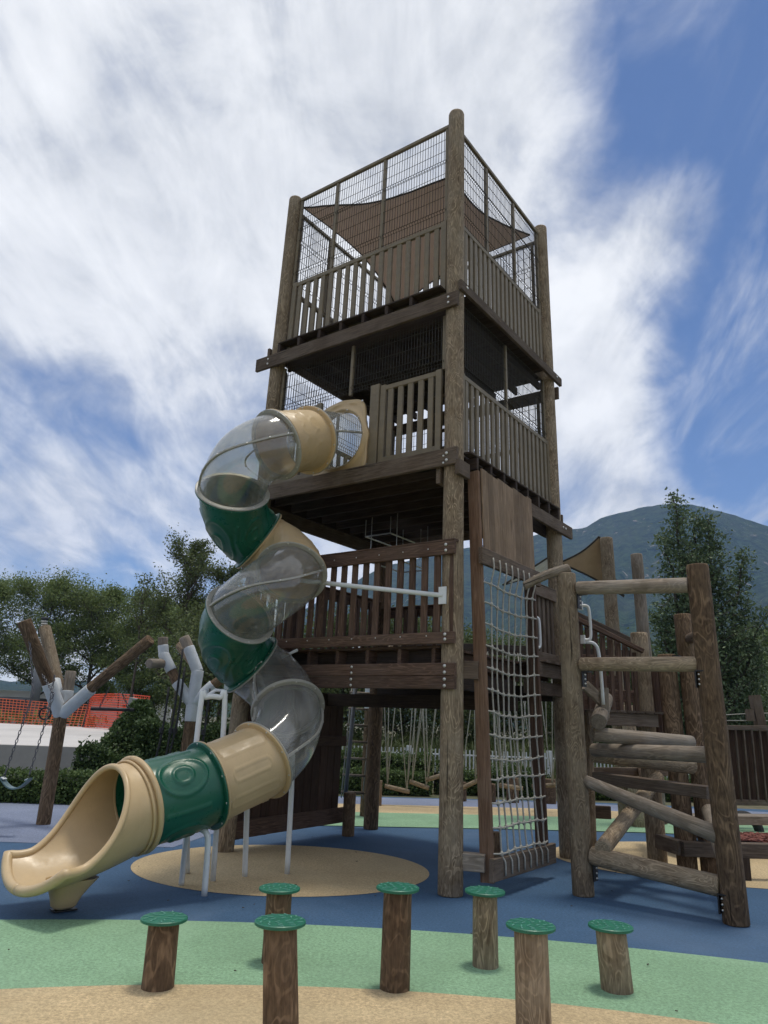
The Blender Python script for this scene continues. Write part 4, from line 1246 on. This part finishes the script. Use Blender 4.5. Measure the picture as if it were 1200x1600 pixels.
tb_ = thing('trapeze_bar', (-4.8, 13.9, 1.6), 'dark trapeze bar hung level from the long log arm beside the pointed shrub', 'trapeze')
pipe('bar', [(-5.2, 13.8, 1.72), (-4.42, 13.8, 1.73)], .03, M['blacksteel'], tb_, 8)
chain((-5.05, 13.8, 1.74), (-4.85, 13.6, 2.1), tb_); chain((-4.5, 13.8, 1.74), (-4.6, 13.6, 2.0), tb_)

s2 = thing('branched_swing_post', (-3.68, 15, 0), 'branched swing post with bent white collars half hidden by the green slide section', 'swing frame')
K2 = V((-3.66, 15, 1.9))
log('post', (-3.72, 15, 0), K2 - V((0, 0, .3)), .11, .105, M['log_warm'], s2, 0)
collar(K2 - V((0.0, 0, .34)), K2 + V((0, 0, .04)), .115, s2)
collar(K2, (-3.62, 15, 2.55), .12, s2); collar((-3.62, 15, 2.52), (-3.86, 15, 3.0), .115, s2)
log('arm', (-3.84, 15, 2.95), (-3.98, 15, 3.2), .11, .11, M['log_grey'], s2, .1)
log('arm', (-3.70, 15.3, 2.6), (-4.2, 15.6, 3.1), .10, .11, M['log'], s2, .1)
collar(K2, (-4.02, 15, 2.3), .112, s2); log('arm', (-4.0, 15, 2.27), (-4.18, 15, 2.58), .095, .095, M['log_warm'], s2, 0)
collar((-4.15, 15, 2.52), (-4.36, 15, 2.86), .11, s2); collar((-4.34, 15, 2.82), (-4.38, 15, 3.02), .105, s2)
log('arm', (-4.38, 15, 3.0), (-4.40, 15, 3.18), .10, .10, M['log_grey'], s2, .1)
log('arm', (-4.30, 15, 2.66), (-4.5, 14.6, 2.62), .09, .095, M['log_grey'], s2, .1)
collar(K2, (-3.28, 15, 2.28), .11, s2); log('arm', (-3.30, 15, 2.26), (-3.0, 15, 2.5), .095, .095, M['log_warm'], s2, 0)
hg = thing('hanging_rope_set', (-3.9, 14.9, 1.0), 'dark ropes hanging from the arms of the half hidden branched post', 'ropes')
for (x, x2, z0) in ((-4.12, -4.22, 2.2), (-3.93, -4.02, 2.95), (-3.85, -3.98, 2.6), (-3.30, -3.36, 2.2)):
    pipe('rope', catmull([(x, 14.85, z0), (x - .03, 14.85, z0 * .6), (x2, 14.8, .7)], 4), .022, M['rope_dark'], hg, 6)
    b = MB(); b.tube([V((x - .04, 14.84, 1.42)), V((x - .05, 14.84, 1.32))], .045, 8); b.build('knot', M['rope_dark'], hg)
s3 = thing('branched_swing_post', (-.1, 14.5, 0), 'round post with a white collar seen under the tower between its legs', 'swing frame')
log('post', (-.10, 14.5, 0), (-.10, 14.5, 1.95), .12, .115, M['log_warm'], s3, 0)
collar((-.10, 14.5, 1.93), (-.10, 14.5, 2.45), .125, s3); collar((-.10, 14.5, 2.4), (-.45, 14.5, 3.1), .12, s3); log('arm', (-.10, 14.5, 2.4), (.4, 14.6, 3.3), .11, .11, M['log'], s3, .1)

# rope ladder on a pole beneath the tower
rl = thing('rope_ladder', (-.35, 12.9, 0), 'grey pole and rope ladder with wooden rungs beside the dark short post', 'rope ladder')
pipe('pole', [(-.44, 12.6, .5), (-.36, 12.7, 2.4)], .035, M['lampgrey'], rl)
for dx in (-.10, .26): pipe('rope', [(-.42 + dx, 13.0, .45), (-.32 + dx, 13.0, 2.55)], .011, M['rope'], rl, 5)
for k in range(7):
    z = .55 + .27 * k; pipe('rung', [(-.53 + .01 * k, 13.0, z), (-.13 + .01 * k, 13.0, z - .01)], .02, M['log_grey'], rl, 8)

# hanging log bridge beyond the tower
rb = thing('hanging_log_bridge', (1.4, 16.5, 0), 'bridge of short logs hung on pale ropes, seen under the tower deck', 'rope bridge')
for (x, y) in ((.02, 16.5), (5.5, 16.5)):
    plank('post', (x, y, 0), (x, y, 3.4), .16, .14, M['plank_dark'], rb)
plank('block', (.12, 16.4, 0), (.12, 16.4, .50), .16, .16, M['board'], rb)
plank('top_beam', (-.1, 16.1, 3.35), (5.7, 16.1, 3.35), .14, .1, M['plank_dark'], rb); plank('top_beam', (-.1, 16.9, 3.35), (5.7, 16.9, 3.35), .14, .1, M['plank_dark'], rb)
for (xa, za, xb, zb) in ((.25, .39, .79, .29), (.78, .50, 1.20, .38), (1.12, .54, 1.62, .70), (1.80, .36, 2.25, .58), (2.7, .5, 3.2, .45), (3.4, .5, 3.9, .55)):
    lg = log('hanging_log', (xa, 16.5, za), (xb, 16.5, zb), .046, .046, M['log'], rb, .2)
    for (x, z) in ((xa + .06, za), (xb - .06, zb)):
        for yy, dx in ((16.14, random.uniform(-.42, .02)), (16.14, random.uniform(.05, .35)), (16.86, random.uniform(-.3, .45))):
            pipe('rope', [(x, 16.5, z), (x + dx, yy, 3.35)], .011, M['rope'], rb, 5)
pipe('rope', [(3.85, 17, 1.3), (3.85, 17, 3.3)], .012, M['rope'], rb, 5)

# far short stumps
for i, (x, y, h, lab) in enumerate(((2.05, 18.1, .42, 'short dark stump at the far edge, leftmost, behind the net frame stringer'), (2.75, 18.2, .40, 'short dark stump at the far edge, seen through the left part of the net'), (3.3, 18.25, .55, 'taller dark stump at the far edge, seen through the middle of the net'), (4.2, 18.35, .55, 'short dark stump at the far edge, right of the net frame'))):
    t_ = thing('far_stump', (x, y, 0), lab, 'stump', 'short stumps along the far edge'); log('log', (x, y, 0), (x, y, h), .15, .145, M['log_warm'], t_, 0, n=18)

# ================================================================ FENCE, WALLS, FAR THINGS
fn = thing('white_fence', (4, 20.8, 0), 'low white picket fence behind the hedge at the far side', 'fence')
FA, FB = V((-1.0, 20.3, 0)), V((12.5, 21.6, 0))
for k in range(8):
    P = FA.lerp(FB, k / 7); plank('fence_post', P, P + V((0, 0, 1.12)), .13, .11, M['fence'], fn)
for z in (.2, .92): plank('fence_rail', FA + V((0, 0, z)), FB + V((0, 0, z)), .04, .03, M['fence'], fn)
for k in range(130):
    P = FA.lerp(FB, (k + .5) / 130); plank('picket', P + V((0, -.02, .08)), P + V((0, -.02, 1.06)), .034, .02, M['fence'], fn, (1, 0, 0))

pl = MB()
plz = [(-8.2, 16.9), (-5.9, 17.2), (-5.2, 24), (-9.3, 36), (-22, 40), (-60, 46), (-60, 14), (-14, 15)]
vs = [(x, y, .88) for x, y in plz] + [(x, y, -.02) for x, y in plz]; n = len(plz)
tag(obj('plaza', vs, [tuple(range(n))] + [(k, k + n, (k + 1) % n + n, (k + 1) % n) for k in range(n)], M['plaza']), kind='structure')
rw = thing('retaining_wall', (-9, 16.2, 0), 'low grey concrete retaining wall with dark stains along the plaza edge', 'wall')
for (a, b) in (((-14, 14.85), (-8.2, 16.75)), ((-8.2, 16.75), (-5.85, 17.05))):
    plank('wall_panel', (a[0], a[1], .44), (b[0], b[1], .44), .92, .14, M['concrete'], rw, (0, 0, 1))
def net(name, A, B, h, m, label, step=.11, wv=.0):
    th = thing(name, A, label, 'safety net'); A, B = V(A), V(B); L = (B - A).length; mb = MB()
    nz = int(h / step); nx = int(L / (step * 1.6)); tn = (B - A).normalized(); yv = V((0, 0, 1)).cross(tn)
    def P(q, z): return A + tn * (L * q) + V((0, 0, z + .12 * math.sin(q * L * .35) * z / h)) + yv * (.15 * math.sin(q * L * .8 + z * 1.3))
    sg = max(4, int(L / 1.2))
    for k in range(nz + 1):
        z = h * k / nz
        for s in range(sg): mb.bar(P(s / sg, z), P((s + 1) / sg, z), .01, .032, (0, 0, 1))
    for k in range(nx + 1):
        q = k / nx; mb.bar(P(q, 0), P(min(1, q + .06 / L), h), .01, .03, tn)
    mb.build('netting', m, th)
    for k in range(int(L / 4) + 1):
        q = min(1, k * 4 / L); pp = MB(); pp.bar(P(q, -.05), P(q, h + .1), .05); pp.build('stake', M['far_dark'], th)
net('safety_net', (-45, 43.5, .88), (-14.2, 37.3, .88), 1.18, M['net'], 'long orange plastic safety net across the far side of the plaza', .13)
net('safety_net', (-14.0, 36.5, .9), (-9.6, 31.5, .75), 1.5, M['netred'], 'brighter red orange net roll end near the pointed shrub', .10)
bg_ = thing('white_building', (-26, 62, 0), 'long low white building behind the orange net', 'building')
b = MB(); b.box((-29, 62, 1.4), 26, 6, 2.8); b.build('wall', M['far_white'], bg_)
b = MB(); b.box((-29, 62, 2.86), 26.2, 6.2, .12); b.build('roof', M['far_white'], bg_)
for k in range(6):
    b = MB(); b.box((-39 + 4 * k, 58.95, 1.7), 1.5, .1, 1.0); b.build('window', M['far_dark'], bg_)
ct = thing('dark_container', (-22.5, 50, 0), 'dark low container standing behind the orange net at the left edge', 'container')
b = MB(); b.box((-24.0, 50, 1.5), 3.6, 2, 1.6); b.build('container_body', M['far_dark'], ct)
b = MB(); b.box((-24.0, 48.97, 2.2), 3.7, .06, .12); b.build('container_rim', M['lampgrey'], ct)
lp = thing('light_mast', (-19.8, 45, .88), 'slim dark grey mast on a concrete base behind the swing post', 'mast')
pipe('mast_pole', [(-19.9, 44, .9), (-20.0, 44, 4.9)], .27, M['lampgrey'], lp)
b = MB(); b.box((-19.9, 43.9, 1.0), 1.7, 1.0, .35); b.build('mast_base', M['concrete'], lp)
pipe('mast_upper', [(-20.0, 44, 4.9), (-20.12, 44, 6.85)], .10, M['lampgrey'], lp)
for k in range(11):
    pipe('louvre_ring', [(-20.02 - .01 * k, 44, 5.25 + .14 * k), (-20.02 - .01 * k, 44, 5.33 + .14 * k)], .19, M['steel'], lp, 14)
pipe('mast_cap', [(-20.13, 44, 6.80), (-20.13, 44, 6.95)], .22, M['far_dark'], lp, 14)
gp = thing('concrete_pillar', (-5.9, 18, 0), 'leaning grey concrete pillar overgrown by the pointed ivy shrub', 'pillar')
plank('pillar_body', (-6.0, 18.2, .5), (-5.75, 18.2, 2.0), .35, .3, M['concrete'], gp)

# ================================================================ PLANTS
def leaf_mesh(name, pts, size, m, parent, nrm=None, aspect=.55, flat=.0, droop=0.0):
    """one small four-cornered folded leaf per point"""
    pts = np.asarray(pts, float); n = len(pts)
    a = RNG.normal(size=(n, 3)); a[:, 2] = a[:, 2] * (1 - flat) - droop; a /= np.linalg.norm(a, axis=1)[:, None]
    b = RNG.normal(size=(n, 3)); b -= a * (a * b).sum(1)[:, None]; b /= np.linalg.norm(b, axis=1)[:, None]
    s = size * RNG.uniform(.6, 1.25, n)[:, None]
    v = np.stack([pts, pts + a * s * .5 + b * s * aspect * .5, pts + a * s, pts + a * s * .5 - b * s * aspect * .5], 1).reshape(-1, 3)
    off = np.array(WM[parent.name].translation) if parent else 0
    v = v - off
    me = bpy.data.meshes.new(name)
    me.vertices.add(4 * n); me.vertices.foreach_set('co', v.astype(np.float32).ravel())
    me.loops.add(4 * n); me.loops.foreach_set('vertex_index', np.arange(4 * n, dtype=np.int32))
    me.polygons.add(n); me.polygons.foreach_set('loop_start', np.arange(0, 4 * n, 4, dtype=np.int32))
    me.polygons.foreach_set('loop_total', np.full(n, 4, dtype=np.int32))
    me.materials.append(m); me.update(calc_edges=True); me.validate()
    o = bpy.data.objects.new(name, me)
    return put(o, WM[parent.name].copy() if parent else Matrix.Identity(4), parent)

def tree(name, base, h, spread, leafm, label, nl_=6000, leaf=.10, crown0=.3, seed=1, group=None, trunk_r=.12, upright=.5, levels=4, tuft=.35, cat='tree', kids=3, lean=(0, 0), droop=.2, shape='round'):
    rr = random.Random(seed); base = V(base)
    t_ = thing(name, base, label, cat, group)
    mb = MB(); tips = []
    def outl(q):       # crown half-width against height 0..1
        if shape == 'round': return math.sqrt(max(.02, 1 - (2 * q - 1) ** 2)) * (1 - .15 * q)
        if shape == 'oval': return (max(.0, math.sin(math.pi * min(1, q * .93 + .05)))) ** .7
        return max(.05, (1 - q)) ** .75 * min(1, .35 + 3 * q)
    def grow(P, d, L, r, lv):
        n = 4; pts = [P]; rad_ = [r]
        for k in range(n):
            d = (d + V((rr.gauss(0, .13), rr.gauss(0, .13), rr.gauss(0, .08) + .05 * upright))).normalized()
            P = P + d * (L / n); pts.append(P); rad_.append(r * (1 - .6 * (k + 1) / n))
            if lv > 0:
                for _ in range(kids - 1 if k < n - 1 else kids):
                    if rr.random() < .75:
                        ax = V((rr.gauss(0, 1), rr.gauss(0, 1), rr.gauss(0, .35) + upright * .8)).normalized()
                        nd = (d * .55 + ax * .75).normalized()
                        grow(P, nd, L * rr.uniform(.5, .72), rad_[-1] * .62, lv - 1)
            if lv <= 1: tips.append((P, L))
        mb.tube(pts, rad_, 6 if lv > 1 else 4, False)
    # trunk
    H0 = h * crown0; tl = V((lean[0], lean[1], 1)).normalized()
    pts = [base + V((rr.gauss(0, .03) * h * .1, rr.gauss(0, .03) * h * .1, 0)) + tl * (h * .9 * k / 8) for k in range(9)]
    mb.tube(pts, [trunk_r * (1 - .85 * k / 8) for k in range(9)], 8)
    nb = 11
    for k in range(nb):
        q = (k + .5) / nb; z = H0 + (h * .93 - H0) * q
        P = pts[0].lerp(pts[-1], min(1, z / (h * .9)))
        a = k * 2.4 + rr.random(); wd = spread * outl(q)
        d = V((math.cos(a), math.sin(a), .35 + upright * .9 * (.4 + q))).normalized()
        grow(P, d, max(.35, wd) * .62, trunk_r * (.5 - .35 * q) + .008, levels - 2)
    mb.build('trunk', M['bark'], t_)
    if not tips: return t_
    tp_ = np.array([[*p] for p, l in tips]); per = max(1, nl_ // len(tips))
    # clumps of different fullness leave gaps between them
    w_ = RNG.uniform(.2, 1.0, len(tips)) ** 1.2; cnt = np.maximum(1, (w_ / w_.sum() * nl_).astype(int))
    P = np.repeat(tp_, cnt, 0); sg = tuft * RNG.uniform(.5, 1.2, len(P))[:, None]
    P = P + np.clip(RNG.normal(size=P.shape), -1.5, 1.5) * sg * np.array([1, 1, .7])
    P = P[P[:, 2] > base.z + h * crown0 * .45]
    leaf_mesh('crown', P, leaf, leafm, t_, droop=droop)
    return t_
# right-hand oak: open, upright, several leaders
def oak():
    t_ = thing('oak_tree', (10.9, 25, 0), 'tall open-crowned oak with pointed upright leaders behind the log frame at the right', 'tree')
    rr = random.Random(5); mb = MB(); P_all = []
    def leader(B, top, wmax, z0):
        B, top = V(B), V(top); n = 14; pts = [B.lerp(top, k / n) + V((rr.gauss(0, .05), rr.gauss(0, .05), 0)) for k in range(n + 1)]
        mb.tube(pts, [.11 * (1 - .9 * k / n) + .01 for k in range(n + 1)], 6)
        nb = int((top.z - z0) / .11)
        for k in range(nb):
            q = (k + rr.random()) / nb; z = z0 + (top.z - z0) * q
            C = B.lerp(top, (z - B.z) / (top.z - B.z)); a = rr.random() * 6.28
            wd = wmax * (1 - q) ** .8 * rr.uniform(.45, 1.15) + .18
            d = V((math.cos(a), math.sin(a), rr.uniform(.5, 1.2))).normalized()
            tw = [C]; 
            for s in range(5):
                d = (d + V((rr.gauss(0, .18), rr.gauss(0, .18), rr.gauss(0, .1)))).normalized(); tw.append(tw[-1] + d * wd / 5 * 1.15)
            mb.tube(tw, [.022 * (1 - .15 * s) * (1.2 - q) for s in range(6)], 4, False)
            for s in range(1, 6):
                m_ = int(rr.uniform(4, 13))
                for _ in range(m_): P_all.append(tw[s] + V((rr.gauss(0, .15), rr.gauss(0, .15), rr.gauss(0, .13))))
                if rr.random() < .75 and wd > .6:
                    d2 = (d + V((rr.gauss(0, .8), rr.gauss(0, .8), rr.gauss(.2, .4)))).normalized(); e2 = tw[s] + d2 * wd * .38
                    mb.tube([tw[s], e2], .009, 4, False)
                    for _ in range(11): P_all.append(tw[s].lerp(e2, rr.uniform(.3, 1.1)) + V((rr.gauss(0, .10), rr.gauss(0, .10), rr.gauss(0, .09))))
    leader((10.9, 25, 0), (10.42, 25, 9.95), 2.0, 2.0)
    leader((11.0, 25.1, 1.0), (9.95, 24.8, 8.3), 1.0, 3.5)
    leader((11.0, 25, 1.0), (11.25, 25.2, 9.3), 1.5, 2.5)
    leader((11.0, 25, .6), (11.72, 25, 9.15), 1.3, 2.5)
    leader((11.0, 25.1, .6), (12.85, 25.1, 7.9), 1.25, 2.0)
    leader((11.0, 25.1, .6), (13.4, 25.1, 5.9), 1.1, 1.5)
    leader((11.0, 24.9, .6), (9.4, 24.8, 5.6), 1.15, 1.5)
    mb.build('trunk', M['bark'], t_)
    leaf_mesh('crown', np.array([[*p] for p in P_all]), .145, M['leaf_oak'], t_, aspect=.5)
oak()
tree('slender_tree', (-8.0, 30, 0), 8.6, 2.6, M['leaf_dark'], 'dark sparse-topped tree rising between the swing post and the slide', 15000, .11, .22, 21, None, .14, .8, 5, .17)
tree('slender_tree', (-9.6, 29.5, 0), 7.4, 1.2, M['leaf_dark'], 'thin airy tree with a few leaf sprays against the sky, left of the dark tree', 1300, .12, .45, 22, None, .08, .9, 3, .22)
tree('slender_tree', (-6.3, 30.5, 0), 7.9, 1.9, M['leaf_dark'], 'dark leafy tree directly behind the upper green slide section', 12000, .11, .25, 23, None, .12, .7, 5, .17)
for i, (x, y, h, s, lab) in enumerate(((-30.5, 56, 10.5, 5.2, 'feathery mesquite tree at the left edge of the photo'), (-25.0, 55, 10.4, 5.2, 'feathery mesquite tree above the leaning swing post arms'),
        (-20.8, 54, 10.1, 4.6, 'feathery mesquite tree right of the light mast'), (-16.4, 52, 9.0, 4.2, 'lower mesquite tree above the long swing arm'), (-12.5, 50, 8.3, 4.0, 'low mesquite tree behind the dark sparse trees'))):
    tree('mesquite_tree', (x, y, 0), h, s, M['leaf_mesquite'], lab, 42000, .16, .2, 40 + i, 'mesquite trees behind the plaza', .2, .35, 5, .34, droop=.1)
# thicket behind the far side, under and beyond the tower
TH = [(-5.9, 26.5, 5.2, 'behind the half hidden branched post'), (-3.2, 29.0, 4.9, 'behind the beige lower slide section'),
      (-1.2, 27.0, 5.0, 'behind the rope ladder'), (1.0, 28.0, 5.4, 'behind the hanging ropes'), (3.0, 27.0, 4.6, 'behind the front tower post'), (5.2, 29.0, 4.7, 'seen through the rope net'), (7.4, 28.0, 5.0, 'behind the left post of the log frame'), (9.6, 30.5, 4.4, 'behind the rungs of the log frame')]
for i, (x, y, h, lab) in enumerate(TH):
    tree('thicket_tree', (x, y, 0), h, 2.1, M['leaf_dark'], 'dark bushy thicket tree ' + lab, 15000, .12, .12, 60 + i, 'thicket trees beyond the fence', .09, .3, 5, .5, droop=.1)
for i, (x, y, h, lab) in enumerate(((15.5, 34, 5.4, 'bright green tree low behind the oak, at the right edge'), (12.4, 33, 4.2, 'bright green bush tree low between the two climbing-frame posts'), (8.6, 34, 4.6, 'bright green tree left of the oak crown, behind the sloping railing'), (18.8, 36, 6.3, 'mid green tree beyond the right edge of the oak'))):
    tree('bright_tree', (x, y, 0), h, 2.8, M['leaf_bright'] if i != 3 else M['leaf_mesquite'], lab, 11000, .17, .1, 80 + i, None, .12, .3, 5, .5, droop=.1)
for i, (x, y, h, lab) in enumerate(((13.2, 27.5, 4.6, 'dark round tree under the right side of the oak'), (10.6, 26.8, 3.9, 'dark low tree at the foot of the oak'))):
    tree('thicket_tree', (x, y, 0), h, 2.2, M['leaf_oak'], lab, 9000, .17, .05, 90 + i, None, .1, .3, 5, .5)

def hedge(name, a, b, h, dpt, m, label, n, leaf=.06, z0=0, cat='hedge', lump=.08):
    t_ = thing(name, ((a[0] + b[0]) / 2, (a[1] + b[1]) / 2, 0), label, cat)
    A, B = V((*a, z0)), V((*b, z0)); L = (B - A).length; tn = (B - A).normalized(); yv = V((-tn.y, tn.x, 0))
    core = MB(); sg = max(3, int(L / .5))
    for k in range(sg):
        P = A.lerp(B, (k + .5) / sg); hh = h * (.80 + .08 * noise.noise(P * 1.3))
        core.box(P + V((0, 0, hh / 2)), L / sg * 1.02, dpt * .72, hh, Matrix.Rotation(math.atan2(tn.y, tn.x), 3, 'Z'))
    core.build('branches', M['hedge_core'], t_)
    q = RNG.random(n); u = RNG.random(n); pts = np.empty((n, 3))
    for i in range(n):
        P = A.lerp(B, q[i]); lm = 1 + lump * 2.2 * noise.noise(V((q[i] * L * 1.1, u[i] * 2, 3)))
        if u[i] < .62:
            z = h * lm * RNG.random() ; o = -dpt / 2 * (1 - .25 * (z / h) ** 3)
        elif u[i] < .92: z = h * lm * (1 - .04 * RNG.random()); o = dpt * (RNG.random() - .5) * .9
        else: z = h * RNG.random(); o = dpt / 2
        c = P + yv * (o + RNG.normal() * .035) + V((0, 0, z + abs(RNG.normal()) * .03))
        pts[i] = c
    leaf_mesh('foliage', pts, leaf, m, t_)
    return t_
M['hedge_core'] = plain('hedge_branches', (.012, .016, .008), .95)
hedge('hedge', (-12, 14.35), (-2.2, 15.2), .50, .9, M['leaf_hedge'], 'clipped low green hedge behind the swing and slide exit', 30000, .065)
hedge('hedge', (-2.2, 19.0), (1.4, 19.4), .52, .7, M['leaf_hedge'], 'low front hedge beneath the hanging logs', 11000, .06, lump=.14)
hedge('hedge', (-2.5, 19.9), (1.5, 20.0), .92, .8, M['leaf_hedge'], 'taller clipped hedge in front of the white fence', 11000, .07, lump=.12)
hedge('hedge', (1.6, 19.9), (4.6, 20.1), .62, .5, M['leaf_hedge'], 'patchy low hedge with the white fence showing above it', 6000, .07, lump=.5)
hedge('hedge', (4.9, 20.0), (10.5, 21.2), .55, .6, M['leaf_hedge'], 'loose low hedge by the fence, right of the tower', 12000, .07, lump=.35)
hedge('ivy_bank', (-5.4, 17.3), (-1.8, 18.3), 1.38, 1.5, M['leaf_ivy'], 'broad ivy covered bank behind the hedge and the slide', 36000, .085, lump=.12)
hedge('ivy_bank', (-6.3, 16.3), (-5.0, 16.6), .80, .6, M['leaf_ivy'], 'low ivy clump spilling over the end of the concrete wall', 6000, .08, lump=.3)
sh = thing('pointed_shrub', (-5.55, 17.6, 0), 'pointed ivy covered shrub rising above the bank beside the red net', 'shrub')
n = 9000; zz = RNG.random(n) ** 1.4; aa = RNG.random(n) * 6.283
rr_ = (.75 * (1 - zz) ** .8 + .10) * (.8 + .25 * RNG.random(n))
leaf_mesh('foliage', np.stack([-5.6 + rr_ * np.cos(aa) + .1 * zz, 17.7 + rr_ * np.sin(aa), .7 + 1.25 * zz], 1), .09, M['leaf_ivy'], sh)
b = MB(); b.tube([V((-5.6, 17.7, .2)), V((-5.58, 17.7, 1.2)), V((-5.5, 17.7, 1.85))], [.42, .28, .05], 8); b.build('stem', M['hedge_core'], sh)
# rough grass bank beyond the fence
n = 26000; gx = RNG.uniform(-6, 22, n); gy = RNG.uniform(21.5, 27, n)
gz = np.clip((gy - 21) * .16, 0, 1) + RNG.random(n) * .3
gp_ = obj('grass_bank', [(-7, 21.3, 0), (26, 23, 0), (30, 60, 1.0), (-7, 60, 1.0), (-7, 27.5, .95), (26, 27.5, .95)], [(0, 1, 5, 4), (4, 5, 2, 3)], M['ground']); gp_['kind'] = 'structure'
g_ = leaf_mesh('rough_grass', np.stack([gx, gy, gz], 1), .30, M['grass'], None, aspect=.16, droop=-1.2)
tag(g_, 'rough pale green grass on the bank beyond the white fence', 'grass', kind='stuff')
n = 700; g2 = leaf_mesh('verge_grass', np.stack([RNG.uniform(-30, -14.5, n), RNG.uniform(38.5, 41.5, n), .9 + RNG.random(n) * .25], 1), .5, M['leaf_hedge'], None, aspect=.4, droop=-.8)
tag(g2, 'weeds growing at the foot of the orange net', 'weeds', kind='stuff')

# fallen leaves and grit on the rubber
lf = MB(); rr = random.Random(3)
for _ in range(80):
    x, y = rr.uniform(-5, 5), rr.uniform(4.4, 13)
    lf.box((x, y, .016), rr.uniform(.008, .03), rr.uniform(.005, .012), .005, Matrix.Rotation(rr.random() * 3, 3, 'Z'))
tag(lf.build('fallen_leaves', M['dead_leaf'] if 'dead_leaf' in M else M['bark']), 'tiny dry leaves and bits scattered on the rubber surface', 'dry leaves', kind='stuff')

# ---------------------------------------------------------------- air
hz = bpy.data.materials.new('air'); hz.use_nodes = True; ht = NT(hz.node_tree); ht.n.clear()
ho = ht.add('ShaderNodeOutputMaterial'); hv = ht.add('ShaderNodeVolumePrincipled')
hv.inputs['Color'].default_value = (.36, .55, 1.0, 1); hv.inputs['Density'].default_value = .00012; hv.inputs['Anisotropy'].default_value = 0.0
ht.l.new(hv.outputs[0], ho.inputs['Volume'])
b = MB(); b.box((0, 0, 449), 7400, 7400, 902)
tag(b.build('haze', hz), kind='stuff')
